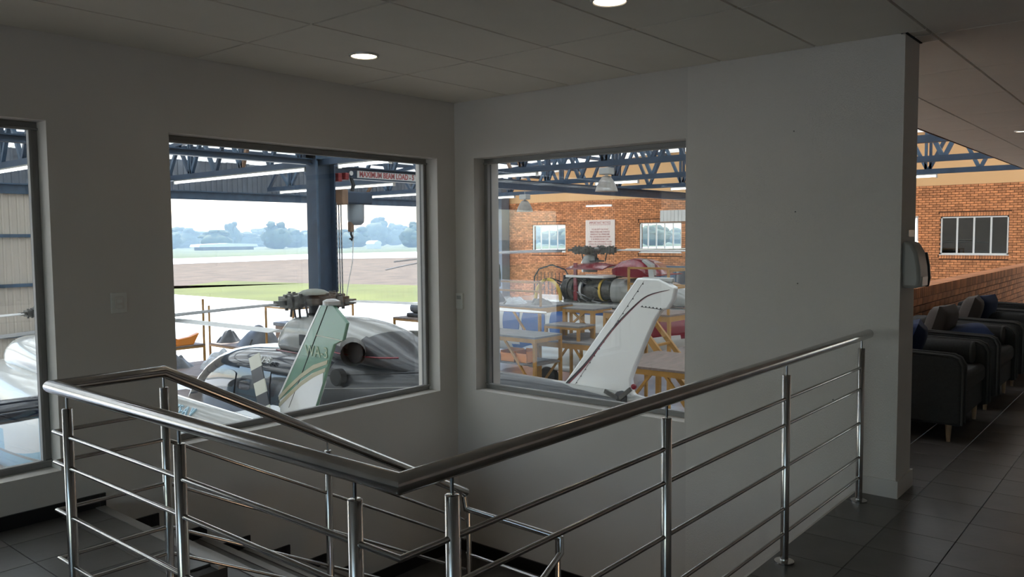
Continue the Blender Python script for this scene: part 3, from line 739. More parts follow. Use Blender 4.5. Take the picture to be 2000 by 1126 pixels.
# notice board
t = thing('notice_board', (GX-.02, 16.57, .95), 'pale notice board with dark red lettering on the brick wall', 'sign')
MB().box(GX-.05, GX-.018, 15.75, 17.39, .95, 2.27).build('board', m_sign, t, bevel=.004)
tm_ = rot3((0, -1, 0), (0, 0, 1))
text('IMPORTANT NOTICE', .175, (GX-.053, 16.57, 2.13), tm_, m_signred, t, width=1.18)
MB().box(GX-.053, GX-.05, 15.98, 17.14, 2.03, 2.045).build('underline', m_signred, t)
for i, ln in enumerate(('TO ACCEPT OR MUST', 'WHILE STORED AND OPERATED', 'VEHICLES AT THE OWNERS RISK', 'THE CLUB AVIATION SERVICES AND', 'IT WORKERS DO NOT ANY', 'LIABILITY AND RESPONSIBILITY IN ANY', 'DAMAGE OR CONSEQUENTIAL LOSSES', 'WHATSOEVER CAUSED AT OR ON')):
    text(ln, .105, (GX-.053, 16.57, 1.82-i*.115), tm_, m_signred, t, width=(.95, 1.10, 1.08, 1.16, 1.0, 1.34, 1.28, 1.45)[i])
# fluorescent batten on the brick wall
def batten(p0, p1, label, r=.045, group='fluorescent battens under the roof trusses', drop=.0):
    p0 = Vector(p0); p1 = Vector(p1); t = thing('fluorescent_batten', (p0+p1)/2, label, 'light', group)
    d = (p1-p0).normalized()
    MB().bar(p0+Vector((0,0,r*1.1)), p1+Vector((0,0,r*1.1)), r*1.7, r*1.2).build('housing', m_lampbody, t)
    MB().tube([p0, p1], r*.8, 10).build('tube', m_tube, t, smooth=60)
    for q in (p0-d*.03, p1+d*.0): MB().bar(q, q+d*.03, r*2, r*2.4).build('end_cap', m_lampbody, t)
    return t
batten((GX-.08, 15.9, 2.92), (GX-.08, 17.3, 2.93), 'short fluorescent batten on the brick wall above the notice board', .035, 'wall battens')
batten((GX-.08, 2.88, 1.15), (GX-.08, 2.90, 2.05), 'bright upright fluorescent batten beside the four pane window', .07, 'wall battens')
# awning-coloured panel, iron gate and steel locker against the brick wall
t = thing('steel_locker', (26.6, 13.0, GF), 'blue grey steel locker against the brick wall behind the white fin', 'locker')
MB().box(26.3, 26.95, 10.6, 14.6, GF, .18).build('body', m_blue2, t, bevel=.01)
for k in range(5): MB().box(26.27, 26.3, 10.65+.79*k, 11.40+.79*k, GF+.1, .1).build('door', m_hn if k == 1 else m_blue2, t, bevel=.006)
t = thing('iron_gate', (26.8, 19.4, GF), 'dark wrought iron gate with arched bars against the brick wall', 'gate')
f = MB().tube([(26.8, 18.2, GF), (26.8, 18.2, -.5), (26.8, 18.5, -.1), (26.8, 19.3, .12), (26.8, 20.1, -.1), (26.8, 20.4, -.5), (26.8, 20.4, GF)], .035, 8); f.build('frame', m_dark, t)
for k in range(9): y = 18.4+k*.225; MB().cyl((26.8, y, GF), (26.8, y, -.25), .016, 6).build('bar', m_dark, t)
for k in range(3):
    MB().tube([(26.8, 18.6+.7*k+.25*math.cos(a/8*6.283), -.9+.25*math.sin(a/8*6.283)) for a in range(9)], .014, 6).build('scroll', m_dark, t)

# ---- roof
rf = thing('roof', (8, 5, 5.1), 'hangar roof of white and translucent sheets on blue purlins', None, kind='structure')
def roof_z(y): return 5.12 if y < 14 else 5.12-.095*(y-14)
x = -40.2; k = 0
while x < GX+.3:
    b = MB(); e_ = .016*(k % 2); ys = (.3 if x < -15 else -13, 14, FY+.6)
    for a, c in zip(ys, ys[1:]):
        b.add([(X, Y, roof_z(Y)+e_+dz) for dz in (0, .014) for (X, Y) in ((x-.02, a), (x+1.03, a), (x+1.03, c), (x-.02, c))], [(3,2,1,0),(4,5,6,7),(0,1,5,4),(1,2,6,5),(2,3,7,6),(3,0,4,7)])
    b.build('roof_sheet', m_roof_t if k % 3 == 1 else m_roof_o, rf); x += 1.01; k += 1
for y in [-11+2.4*i for i in range(14)]: MB().box(-40 if y > .3 else -15, GX, y-.05, y+.05, roof_z(y)-.16, roof_z(y)-.02).build('purlin', m_blue, rf)

# ---- lattice trusses along y, over the whole hangar
def truss(x, label, y0, y1, ph):
    t = thing('roof_truss', (x, (y0+y1)/2, 3.45), label, 'truss', 'blue lattice roof trusses')
    zb, zt = 3.385, 4.86
    MB().box(x-.075, x+.075, y0, y1, zb-.075, zb+.075).build('bottom_chord', m_blue, t)
    ztop = lambda y: roof_z(y)-.27
    b = MB(); b.bar((x, y0, zt-.01), (x, 14, zt-.01), .15, .12); b.bar((x, 14, zt-.01), (x, y1, ztop(y1)), .15, .12); b.build('top_chord', m_blue, t)
    n = int((y1-y0)/1.35); p = (y1-y0)/n; k = 0
    for i in range(n):
        a = y0+i*p
        for (ya, yb) in ((a, a+p/2), (a+p/2, a+p)):
            up = (ya == a); k += 1
            MB().bar((x, ya, zb if up else ztop(ya)), (x, yb, ztop(yb) if up else zb), .09, .10).build('web_member', m_rust if (k*7+ph) % 11 == 0 else (m_blue2 if k % 3 else m_blue), t)
        if i % 2: MB().box(x-.045, x+.045, a-.10, a-.03, zb, ztop(a)).build('post', m_blue, t); MB().box(x-.045, x+.045, a+.03, a+.10, zb, ztop(a)).build('post', m_blue2, t)
    return t
truss(7.62, 'blue lattice truss passing over the tall blue column', .4, FY, 0)
truss(13.0, 'blue lattice truss second from the stair windows', -11, FY, 3)
truss(17.8, 'blue lattice truss third from the stair windows', -11, FY, 5)
truss(22.4, 'blue lattice truss nearest the brick wall', -11, FY, 8)
truss(-1.2, 'blue lattice truss over the helicopter in the end window', .4, FY, 2)
truss(2.6, 'blue lattice truss nearest the stair windows', .4, FY, 6)
# light battens hung under the trusses
zt = 3.25
for (x, y0, y1, lb) in ((7.62, 12.6, 19.2, 'long fluorescent batten run left of the blue column'), (7.62, 9.4, 11.2, 'bright fluorescent batten over the crane beam label'),
        (13.0, 15.3, 21.6, 'long fluorescent batten run passing behind the hoist'), (13.0, 9.37, 11.6, 'bright fluorescent batten at the top of the corner window'),
        (17.8, 19.3, 22.0, 'fluorescent batten near the hangar door corner'), (17.8, 9.0, 10.6, 'fluorescent batten behind the hanging bell lamp'), (22.4, 18.0, 20.2, 'fluorescent batten low at the far left of the corner window'),
        (22.4, 8.6, 10.3, 'fluorescent batten above the brick wall window'), (22.4, 1.3, 3.0, 'fluorescent batten beside the partition end above the parapet'), (2.6, 15.2, 19.5, 'fluorescent batten above the end window')):
    batten((x, y0, zt), (x, y1, zt), lb, .05)

# ---- tall column, crane beams
def ibeam(b, p0, p1, w, hh, tf=.03, up=(0,0,1)):
    p0 = Vector(p0); p1 = Vector(p1); u = Vector(up)
    b.bar(p0, p1, tf*.7, hh, up=up)
    for s in (-1, 1): b.bar(p0+u*s*(hh/2-tf/2), p1+u*s*(hh/2-tf/2), w, tf, up=up)
t = thing('steel_column', (7.64, 12, GF), 'tall dark blue steel column standing in the hangar', 'column')
b = MB(); b.box(7.345, 7.375, 11.80, 12.2, GF, 3.62); b.box(7.90, 7.93, 11.80, 12.2, GF, 3.62); b.box(7.375, 7.90, 11.985, 12.015, GF, 3.62); b.build('h_section', m_blue, t)
MB().box(7.345, 7.93, 11.79, 12.21, 3.45, 3.62).build('head_plate', m_blue2, t)
MB().box(7.25, 8.02, 11.7, 12.3, GF, GF+.03).build('base_plate', m_blue2, t)
MB().box(7.344, 7.40, 11.78, 11.80, .0, 3.4).build('cable_duct', m_blue2, t)
b = MB(); ibeam(b, (-40, 12, 3.385), (7.34, 12, 3.385), .2, .15); tag(b.build('support_beam', m_blue), 'blue steel beam running left from the column head', 'beam')
t = thing('crane_beam', (17, 12, 3.02), 'blue crane beam with load label running to the brick wall', 'beam')
b = MB(); ibeam(b, (7.94, 12, 3.175), (GX, 12, 3.175), .24, .31); b.build('i_beam', m_blue, t)
MB().box(8.76, 11.0, 11.955, 11.975, 3.065, 3.25).build('label_plate', m_labelw, t)
text('MAXIMUM BEAM LOAD - 5 T', .20, (9.87, 11.953, 3.155), rot3((1,0,0), (0,0,1)), m_signred, t, width=2.08, bold=.035)
MB().lathe([(.0001, -.03), (.06, -.03), (.06, 0), (.0001, 0)], 16, (8.55, 11.96, 3.17), 'y').build('round_badge', m_labelw, t)
# hoist
t = thing('chain_hoist', (8.3, 11.8, 1.5), 'electric chain hoist with grey motor hanging from the crane beam', 'hoist')
MB().box(8.0, 8.12, 11.76, 11.95, 2.92, 3.14).build('trolley', m_hoistred, t, bevel=.02); MB().box(8.22, 8.34, 11.76, 11.95, 2.98, 3.16).build('trolley', m_hoistred, t, bevel=.02)
MB().box(7.95, 8.92, 11.55, 11.95, 2.36, 2.68).build('drive_housing', m_blue, t, bevel=.04)
MB().box(7.94, 8.12, 11.53, 11.9, 2.34, 2.72).build('chain_guide', m_rust, t, bevel=.03)
MB().tube([(8.42, 11.8, 2.62), (8.50, 11.8, 2.85), (8.42, 11.8, 3.05)], .05, 8).build('suspension_hook', m_dark, t, smooth=60)
MB().lathe([(.0001, 1.83), (.13, 1.835), (.20, 1.90), (.215, 2.0), (.215, 2.36), (.20, 2.42)], 20, (8.56, 11.8, 0)).build('chain_bucket', m_hoistgrey, t, smooth=50)
MB().box(8.33, 8.45, 11.74, 11.86, 1.66, 1.92).build('hook_block', m_rust, t, bevel=.02)
MB().tube([(8.39, 11.8, 1.68), (8.39, 11.8, 1.60), (8.43, 11.8, 1.52), (8.40, 11.8, 1.46), (8.35, 11.8, 1.49)], .028, 8).build('load_hook', m_dark, t, smooth=60)
for (cx_, zb) in ((7.93, .2), (8.0, .1), (8.07, .02)):
    b = MB(); z = 2.40; k = 0
    while z > zb:
        b.bar((cx_, 11.78, z), (cx_, 11.78, z-.075), .035 if k % 2 else .012, .012 if k % 2 else .035, up=(0, 1, 0)); z -= .062; k += 1
    b.build('chain', m_chain, t)
MB().tube([(8.45, 11.8, 1.85), (8.46, 11.8, 1.5), (8.42, 11.8, .9), (8.30, 11.8, .45), (8.22, 11.8, .1), (8.2, 11.8, -.1)], .012, 6).build('pendant_cable', m_white, t, smooth=60)
MB().box(8.02, 8.12, 11.73, 11.83, -.06, .10).build('chain_end_hook', m_dark, t, bevel=.02)

def bell_lamp(x, y, z, label, s=1.):
    t = thing('bell_lamp', (x, y, z), label, 'light', 'hanging high bay lamps')
    MB().lathe([(.30*s, 0), (.29*s, .04*s), (.25*s, .16*s), (.19*s, .28*s), (.13*s, .36*s), (.10*s, .40*s), (.0001, .40*s)], 24, (x, y, z)).build('shade', m_bell, t, smooth=60)
    MB().lathe([(.0001, .02*s), (.27*s, .018*s), (.27*s, .03*s)], 24, (x, y, z)).build('diffuser', m_white, t)
    MB().box(x-.13*s, x+.13*s, y-.16*s, y+.16*s, z+.44*s, z+.62*s).build('gear_box', m_offw, t, bevel=.02)
    MB().cyl((x, y, z+.38*s), (x, y, z+.46*s), .05*s, 10).build('neck', m_lampbody, t)
    MB().tube([(x, y, z+.6*s), (x, y, 3.32)], .012, 6).build('hanger', m_chain, t)
bell_lamp(13.0, 7.05, 2.66, 'grey bell shaped high bay lamp at the middle of the corner window')
bell_lamp(17.8, 13.69, 2.40, 'grey bell shaped high bay lamp half hidden behind the window reflection', 1.0)
# corner column strip of the hangar door
c = MB().box(26.3, 26.9, FY-.3, FY+.2, GF, 5.1); tag(c.build('door_corner_column', m_clad_b), 'blue grey corner column where the hangar door meets the brick wall', 'column')
c = MB().box(-31.5, -31.0, FY-.3, FY+.0, GF, 4.2); tag(c.build('door_jamb_column', m_blue), 'blue steel column at the far end of the door opening', 'column')
# white acoustic panel and cables over the far window
t = thing('wall_panel', (26.9, 12.5, 2.1), 'pale ribbed panel above the brick wall window', 'panel')
for k in range(12): MB().box(26.9, 26.97, 11.2+k*.18, 11.37+k*.18, 2.12, 2.62).build('rib', m_labelw, t, bevel=.01)

# ---- summer haze over the airfield
hz = bpy.data.materials.new('airfield_haze'); hz.use_nodes = True; n_ = hz.node_tree.nodes; n_.remove(n_['Principled BSDF'])
vs_ = n_.new('ShaderNodeVolumeScatter'); vs_.inputs['Color'].default_value = (.50, .74, 1, 1); vs_.inputs['Density'].default_value = .0023; vs_.inputs['Anisotropy'].default_value = .2
hz.node_tree.links.new(vs_.outputs[0], n_['Material Output'].inputs['Volume'])
o = MB().box(-250, 620, 150, 760, -2.9, 60).build('haze', hz); tag(o, 'blue summer haze over the far trees', kind='stuff')
# ================================================================== HELICOPTERS  (local: +X nose, +Y port, Z up, origin on the floor under the hub)
class Fus:
    def __init__(s, sec, n=28): s.sec = sorted(sec); s.n = n
    def at(s, x):
        S_ = s.sec
        if x <= S_[0][0]: return S_[0][1:]
        if x >= S_[-1][0]: return S_[-1][1:]
        for i in range(len(S_)-1):
            if S_[i][0] <= x <= S_[i+1][0]:
                t = (x-S_[i][0])/(S_[i+1][0]-S_[i][0]); a, b = S_[i], S_[i+1]
                p = S_[i-1] if i else a; q = S_[i+2] if i+2 < len(S_) else b
                out = []
                for k in range(1, 5):
                    m0 = (b[k]-p[k])/(b[0]-p[0])*(b[0]-a[0]) if b[0] != p[0] else 0; m1 = (q[k]-a[k])/(q[0]-a[0])*(b[0]-a[0]) if q[0] != a[0] else 0
                    out.append((2*t**3-3*t*t+1)*a[k]+(t**3-2*t*t+t)*m0+(-2*t**3+3*t*t)*b[k]+(t**3-t*t)*m1)
                return tuple(out)
    def ring(s, x):
        zb, zt, w, e = s.at(x); zc, h = (zb+zt)/2, (zt-zb)/2; r = []
        for j in range(s.n):
            t = 2*math.pi*j/s.n; c, d = math.cos(t), math.sin(t)
            r.append((x, w*math.copysign(abs(c)**(2/e), c), zc+h*math.copysign(abs(d)**(2/e), d)))
        return r
    def side(s, x, z, off=0.):
        zb, zt, w, e = s.at(x); zc, h = (zb+zt)/2, (zt-zb)/2
        k = max(0., 1-min(1., abs((z-zc)/h))**e); return w*k**(1/e)+off
    def build(s, name, mats, par, mf=None, m=44):
        x0, x1 = s.sec[0][0], s.sec[-1][0]
        b = MB().loft([s.ring(x0+(x1-x0)*i/m) for i in range(m+1)], mf=mf)
        return b.build(name, mats, par, smooth=50, local=True)
    def patch(s, name, mat, par, x0, x1, z0, z1, sd=1, off=.008, lean=0., n=10, rnd=.35, taper=0.):
        vs = []; fs = []
        for i in range(n+1):
            for j in range(n+1):
                u, v = i/n*2-1, j/n*2-1
                k = 1-rnd*.42*(abs(u*v)**2)
                u, v = u*k, v*k
                z = (z0+z1)/2+v*(z1-z0)/2; x = (x0+x1)/2+u*(x1-x0)/2*(1-taper*(v+1)/2)+lean*(v+1)/2
                vs.append((x, sd*s.side(x, z, off), z))
        for i in range(n):
            for j in range(n): q = i*(n+1)+j; fs.append((q, q+n+1, q+n+2, q+1) if sd < 0 else (q, q+1, q+n+2, q+n+1))
        b = MB().add(vs, fs)
        # rim gives the pane thickness
        rim = [i*(n+1) for i in range(n+1)]+[n*(n+1)+j for j in range(1, n+1)]+[i*(n+1)+n for i in range(n-1, -1, -1)]+[j for j in range(n-1, 0, -1)]
        inner = [(vs[q][0], vs[q][1]-sd*.03, vs[q][2]) for q in rim]; o = len(b.v); b.v += inner; L_ = len(rim)
        for k in range(L_): b.f.append((rim[k], rim[(k+1) % L_], o+(k+1) % L_, o+k)); b.m.append(0)
        return b.build(name, mat, par, smooth=60, local=True)
def blade(par, ang, r0, r1, z, mat, chord=.33, th=.04, droop=.0, name='rotor_blade', tipw=1., stripes=None):
    d = Vector((math.cos(ang), math.sin(ang), 0)); p = Vector((-d.y, d.x, 0)); b = MB(); rings = []
    N = 10
    for i in range(N+1):
        t = i/N; r = r0+(r1-r0)*t; c = chord*(1 if t < .85 else 1-(1-tipw)*(t-.85)/.15); zz = z-droop*t*t
        q = d*r+Vector((0,0,zz))
        if t < .06: c *= .55
        rings.append([q+p*c*.36, q+p*c*.10+Vector((0,0,th/2)), q-p*c*.30+Vector((0,0,th*.3)), q-p*c*.64, q-p*c*.30-Vector((0,0,th*.25)), q+p*c*.10-Vector((0,0,th/2))])
    b.loft(rings)
    return b.build(name, mat, par, smooth=60, local=True)
def hub(par, z, angs, cap=True, s=1., nb=None):
    MB().lathe([(.16*s, z-.62*s), (.16*s, z-.3*s), (.11*s, z-.26*s), (.11*s, z+.05*s)], 18).build('rotor_mast', m_dark, par, smooth=50, local=True)
    MB().lathe([(.0001, z-.12*s), (.30*s, z-.10*s), (.34*s, z-.03*s), (.34*s, z+.05*s), (.2*s, z+.10*s), (.0001, z+.11*s)], 20).build('rotor_head', m_mech, par, smooth=40, local=True)
    MB().lathe([(.36*s, z-.42*s), (.36*s, z-.37*s), (.12*s, z-.34*s)], 22).build('swash_plate', m_mech, par, smooth=40, local=True)
    if cap: MB().lathe([(.33*s, z+.13*s), (.32*s, z+.16*s), (.22*s, z+.215*s), (.10*s, z+.24*s), (.0001, z+.245*s)], 24).build('hub_cap', m_cap, par, smooth=60, local=True)
    for a in angs:
        d = Vector((math.cos(a), math.sin(a), 0)); p = Vector((-d.y, d.x, 0)); o = Vector((0,0,z))
        g = MB().bar(o+d*.2*s, o+d*.82*s, .22*s, .20*s); g.bar(o+d*.55*s, o+d*.66*s, .30*s, .26*s); g.bar(o+d*.82*s, o+d*1.02*s, .14*s, .10*s)
        for q in (.36, .60, .74): g.cyl(o+d*q*s+Vector((0,0,-.16*s)), o+d*q*s+Vector((0,0,.16*s)), .035*s, 8)
        g.build('blade_grip', m_mech, par, local=True)
        MB().cyl(tuple(o+d*.34*s+p*.2*s+Vector((0,0,-.4*s))), tuple(o+d*.42*s+p*.2*s), .022*s, 8).build('pitch_link', m_dark, par, local=True)
def wheel(par, x, y, r=.2, w=.13, z=None):
    z = r if z is None else z
    t = MB().lathe([(r*.62, -w/2), (r*.9, -w/2), (r, -w*.3), (r, w*.3), (r*.9, w/2), (r*.62, w/2)], 26, (x, y, z), 'y').build('wheel', m_rubber, par, smooth=40, local=True)
    MB().lathe([(.0001, -w*.42), (r*.3, -w*.45), (r*.35, -w*.3), (r*.6, -w*.34), (r*.62, -w*.5), (r*.62, w*.5), (r*.6, w*.34), (r*.35, w*.3), (r*.3, w*.45), (.0001, w*.42)], 22, (x, y, z), 'y').build('rim', m_hw, t, smooth=40, local=True)

# ---------- navy helicopter beside the column
D = thing('helicopter', (3.65, 6.95, GF), 'glossy navy helicopter with pale upper deck and tall white tail fin', 'helicopter', rz=math.radians(90))
fd = Fus([(4.1, .98, 1.12, .08, 2.2), (3.85, .82, 1.30, .34, 2.3), (3.45, .72, 1.58, .54, 2.4), (2.95, .66, 1.98, .68, 2.5), (2.4, .63, 2.27, .77, 2.7), (1.8, .61, 2.42, .81, 3.0), (1.0, .60, 2.48, .83, 3.2), (-.2, .60, 2.52, .83, 3.2), (-1.2, .66, 2.54, .82, 3.0), (-2.1, .92, 2.54, .72, 2.7), (-2.9, 1.35, 2.53, .52, 2.5), (-3.7, 1.78, 2.52, .34, 2.3), (-4.7, 2.02, 2.51, .24, 2.2), (-6.3, 2.12, 2.46, .14, 2.2)])
fd.build('fuselage', [m_hn, m_hw, m_slate], D, mf=lambda c: 2 if c.x < -1.2 else (1 if c.z > fd.at(c.x)[1]-.09 and .3 < c.x < 3.0 and c.y < .35 else 0), m=64)
cd_ = Fus([(.66, 2.42, 2.54, .14, 2.3), (.54, 2.42, 2.72, .38, 2.6), (.30, 2.42, 3.00, .45, 3), (.1, 2.42, 3.07, .47, 3.2), (-.8, 2.42, 3.10, .50, 3.2), (-1.3, 2.40, 3.07, .60, 2.9), (-1.8, 2.38, 2.97, .64, 2.6), (-2.2, 2.35, 2.83, .58, 2.5), (-2.6, 2.32, 2.64, .46, 2.4), (-3.0, 2.25, 2.50, .3, 2.2)])
cd_.build('engine_cowling', [m_hg, m_slate], D, m=64, mf=lambda c: 1 if c.x < -1.15 and c.z < 2.70+max(0, -c.x-1.75)*.85 else 0)
MB().tube([(x, cd_.side(x, 2.60)+.008, 2.60) for x in [-.9-.12*i for i in range(15)]], .014, 6).build('red_stripe', m_red, D, smooth=60, local=True)
MB().tube([(x, fd.side(x, 2.47)+.006, 2.47) for x in [.55-.15*i for i in range(11)]], .014, 6).build('red_stripe', m_red, D, smooth=60, local=True)
fd.patch('windshield_side', m_hwin, D, 1.78, 2.55, 1.50, 1.98, 1, lean=-.35)
fd.patch('cockpit_window', m_hwin, D, 1.30, 1.74, 1.46, 2.08, 1, off=.016, lean=-.12)
fd.patch('cabin_door', m_hn, D, .16, 1.22, .85, 2.22, 1, off=.012, lean=-.03, rnd=.2)
fd.patch('cabin_window', m_hwin, D, .36, 1.08, 1.46, 2.06, 1, off=.026, lean=-.04)
fd.patch('cabin_window', m_hwin, D, -.75, -.05, 1.46, 2.06, 1, off=.014)
fd.patch('cockpit_window', m_hwin, D, 1.30, 1.74, 1.46, 2.08, -1, lean=-.12)
fd.patch('cabin_window', m_hwin, D, .2, 1.1, 1.45, 2.06, -1, lean=-.06)
MB().tube([(x, fd.side(x, 2.18)+.012, 2.18) for x in (1.25, .9, .5, .1, -.4, -.9)], .018, 6).build('door_rail', m_dark, D, smooth=60, local=True)
text('ZO HB', .17, (.45, .755, 2.345), rot3((-1, 0, 0), (0, -.55, .83)), m_hw, D, local=True, ext=.02)
for sgn in (1, -1):
    MB().tube([(-1.5, sgn*.45, 2.72), (-1.9, sgn*.66, 2.70), (-2.16, sgn*.90, 2.68)], .17, 20, rs=[.15, .17, .185], caps=False).build('exhaust_pipe', m_mech, D, smooth=60, local=True)
    MB().lathe([(.0001, 0), (.168, .0), (.175, -.02)], 18, (-2.04, sgn*.78, 2.69), 'y').build('exhaust_throat', m_gap, D, local=True)
MB().lathe([(.0001, .03), (.12, .03), (.135, .01), (.135, -.10)], 18, (-1.62, .80, 2.26), 'y').build('vent_disc', m_gap, D, local=True)
MB().box(-.42, -.26, .485, .505, 2.62, 2.80).build('cowling_grille', m_dark, D, local=True)
for i in range(4): MB().tube([(-1.3-.4*k, fd.side(-1.3-.4*k, 2.25-.2*i+.04*k)+.003, 2.25-.2*i+.04*k) for k in range(6)], .007, 5).build('body_seam', m_hg if i == 1 else m_dark, D, local=True)
hub(D, 3.33, [math.radians(a) for a in (7, 97, 197, 287)], s=.82)
blade(D, math.radians(97), .8, 5.5, 3.32, m_bladeg, droop=.10); blade(D, math.radians(197.3), .8, 4.3, 3.33, m_bladew, droop=.10, tipw=.08)
for k, (a, b) in enumerate(((.25, .3), (-.1, .36), (.25, -.3))): MB().cyl((a, b, 3.05), (a*.8, b, 3.3), .02, 8).build('control_rod', m_dark, D, local=True)
wheel(D, 2.6, 0, .18); wheel(D, -.9, .95, .22); wheel(D, -.9, -.95, .22)
for (x, y) in ((2.6, 0), (-.9, .95), (-.9, -.95)): MB().tube([(x, y, .2), (x, y*.8, .7)], .05, 10).build('gear_leg', m_hw, D, local=True)
MB().tube([(2.1, 0, 2.3), (1.95, 0, 2.5)], .015, 6).build('antenna', m_dark, D, local=True)
# tall white fin with the dark red swoosh
fe = [(-6.50, 3.89), (-6.80, 3.885), (-7.02, 3.79), (-6.99, 3.64), (-6.92, 3.53), (-6.83, 3.51), (-6.74, 3.38), (-6.61, 3.10), (-6.47, 2.80), (-6.41, 2.64), (-6.43, 2.48), (-6.56, 2.38), (-6.7, 2.25), (-6.6, 1.7), (-6.2, 1.6), (-5.9, 2.1), (-5.3, 2.30), (-5.34, 2.40)]
MB().prism(fe, 'y', -.05, .05).build('tail_fin', m_hw, D, bevel=.022, smooth=60, local=True)
def strip(name, top, bot, mat, t=.0035): return MB().prism(top+list(reversed(bot)), 'y', .05, .05+t).build(name, mat, D, local=True)
sw0 = [(-5.44, 2.47), (-5.77, 2.79), (-6.15, 3.235), (-6.45, 3.525), (-6.66, 3.68), (-6.95, 3.76)]
def smooth_line(P, n=5):
    out = []
    for i in range(len(P)-1):
        p0 = P[max(0, i-1)]; p1 = P[i]; p2 = P[i+1]; p3 = P[min(len(P)-1, i+2)]
        for k in range(n):
            t = k/n; out.append(tuple(.5*((2*p1[q])+(-p0[q]+p2[q])*t+(2*p0[q]-5*p1[q]+4*p2[q]-p3[q])*t*t+(-p0[q]+3*p1[q]-3*p2[q]+p3[q])*t**3) for q in (0, 1)))
    return out+[P[-1]]
sw = smooth_line(sw0); ns_ = len(sw)-1
strip('swoosh_dark', [(y, z+.026*(1-i/ns_)+.004) for i, (y, z) in enumerate(sw)], [(y, z-.014*(1-i/ns_)) for i, (y, z) in enumerate(sw)], m_hazblack)
strip('swoosh_red', [(y, z-.014*(1-i/ns_)) for i, (y, z) in enumerate(sw)], [(y, z-.036*(1-i/ns_)-.001) for i, (y, z) in enumerate(sw)], m_red)
strip('leading_edge_seam', [(-6.60, 3.85), (-5.53, 2.42)], [(-6.606, 3.85), (-5.536, 2.42)], m_dark, .002)
strip('cap_seam', [(-6.56, 3.545), (-6.86, 3.525)], [(-6.56, 3.539), (-6.86, 3.519)], m_dark, .002)
for i in range(16): t_ = i/15; MB().cyl((-6.59+1.05*t_, .048, 3.82-1.40*t_), (-6.59+1.05*t_, .053, 3.82-1.40*t_), .010, 6).build('rivet', m_dark, D, local=True)
for i in range(6): MB().cyl((-6.58-.05*i, .048, 3.548-.003*i), (-6.58-.05*i, .053, 3.548-.003*i), .010, 6).build('rivet', m_dark, D, local=True)
MB().box(-6.98, -6.55, -.035, .035, 3.84, 3.90).build('tip_light_fairing', m_hg, D, bevel=.02, local=True)
MB().lathe([(.06, .06), (.09, .04), (.09, -.02), (.0001, -.02)], 16, (-6.30, .06, 2.40), 'y').build('tail_rotor_hub', m_dark, D, smooth=40, local=True)
for a in (20, 140, 260): MB().bar((-6.30, .13, 2.40), (-6.30+.22*math.cos(math.radians(a)), .13, 2.40+.22*math.sin(math.radians(a))), .03, .05).build('tail_rotor_grip', m_mech, D, local=True)
MB().lathe([(.0001, .02), (.035, .02), (.035, .0)], 12, (-6.47, .05, 2.56), 'y').build('gearbox_sight_glass', m_red, D, local=True)
MB().loft([[(x, math.cos(a/12*6.283)*w, zc+math.sin(a/12*6.283)*h_) for a in range(12)] for (x, w, zc, h_) in ((-5.2, .05, 2.47, .03), (-5.6, .12, 2.42, .08), (-6.2, .12, 2.40, .09), (-6.7, .04, 2.38, .05))]).build('fin_root_fairing', m_hg, D, smooth=60, local=True)
MB().box(-5.5, -4.9, -1.2, -.2, 2.25, 2.31).build('stabiliser', m_hw, D, bevel=.02, local=True); MB().box(-5.5, -4.9, .2, 1.2, 2.25, 2.31).build('stabiliser', m_hw, D, bevel=.02, local=True)

# ---------- white, blue and green helicopter, tail fin close to the window
C = thing('helicopter', (.34, 9.5, GF), 'white and light blue helicopter with sage green tail fin close to the window', 'helicopter', rz=math.pi/2)
fc = Fus([(3.3, 1.05, 1.25, .10, 2.2), (3.0, .85, 1.5, .36, 2.3), (2.5, .7, 1.8, .62, 2.5), (2.0, .64, 2.15, .76, 2.8), (1.5, .62, 2.38, .82, 3.0), (.6, .6, 2.44, .84, 3.2), (-.6, .62, 2.44, .82, 3.0), (-1.5, .78, 2.44, .74, 2.6), (-2.3, 1.2, 2.42, .52, 2.4), (-3.0, 1.78, 2.40, .34, 2.2), (-4.0, 1.82, 2.36, .25, 2.2), (-5.8, 1.95, 2.30, .17, 2.2), (-7.2, 2.04, 2.26, .11, 2.2)])
fc.build('fuselage', [m_hw, m_lblue, m_hg], C, mf=lambda c: 2 if c.x < -3.0 else (1 if c.z < 1.35 else 0))
cc = Fus([(1.2, 2.3, 2.42, .12, 2.3), (.9, 2.3, 2.62, .4, 2.6), (.3, 2.3, 2.88, .52, 2.8), (-.8, 2.28, 2.86, .58, 2.8), (-1.8, 2.2, 2.7, .5, 2.6), (-2.6, 2.2, 2.5, .3, 2.4)]); cc.build('engine_cowling', [m_hw], C)
for sd in (1, -1):
    fc.patch('cockpit_window', m_hwin, C, 1.75, 2.35, 1.38, 2.0, sd, lean=-.2)
    fc.patch('cabin_window', m_hwin, C, .75, 1.45, 1.38, 2.02, sd)
    fc.patch('cabin_window', m_hwin, C, -.15, .55, 1.38, 2.02, sd)
    fc.patch('side_stripe', m_hg, C, -1.6, 1.6, 1.16, 1.20, sd, off=.006, rnd=0)
hub(C, 3.25, [math.radians(a) for a in (15, 105, 195, 285)], s=.48)
MB().tube([(.0, .36, 2.42), (.0, .36, 2.66), (.10, .50, 2.58)], .022, 8).build('antenna', m_hw, C, smooth=60, local=True); MB().cyl((-.12, .10, 2.42), (-.12, .10, 2.60), .035, 10).build('antenna', m_hw, C, smooth=60, local=True)
blade(C, math.radians(105), .45, 5.4, 3.25, m_bladew, droop=.10)
blade(C, math.radians(195), .45, 4.75, 3.25, m_bladew, droop=.12)
wheel(C, 2.2, 0, .18); wheel(C, -.5, .95, .22); wheel(C, -.5, -.95, .22)
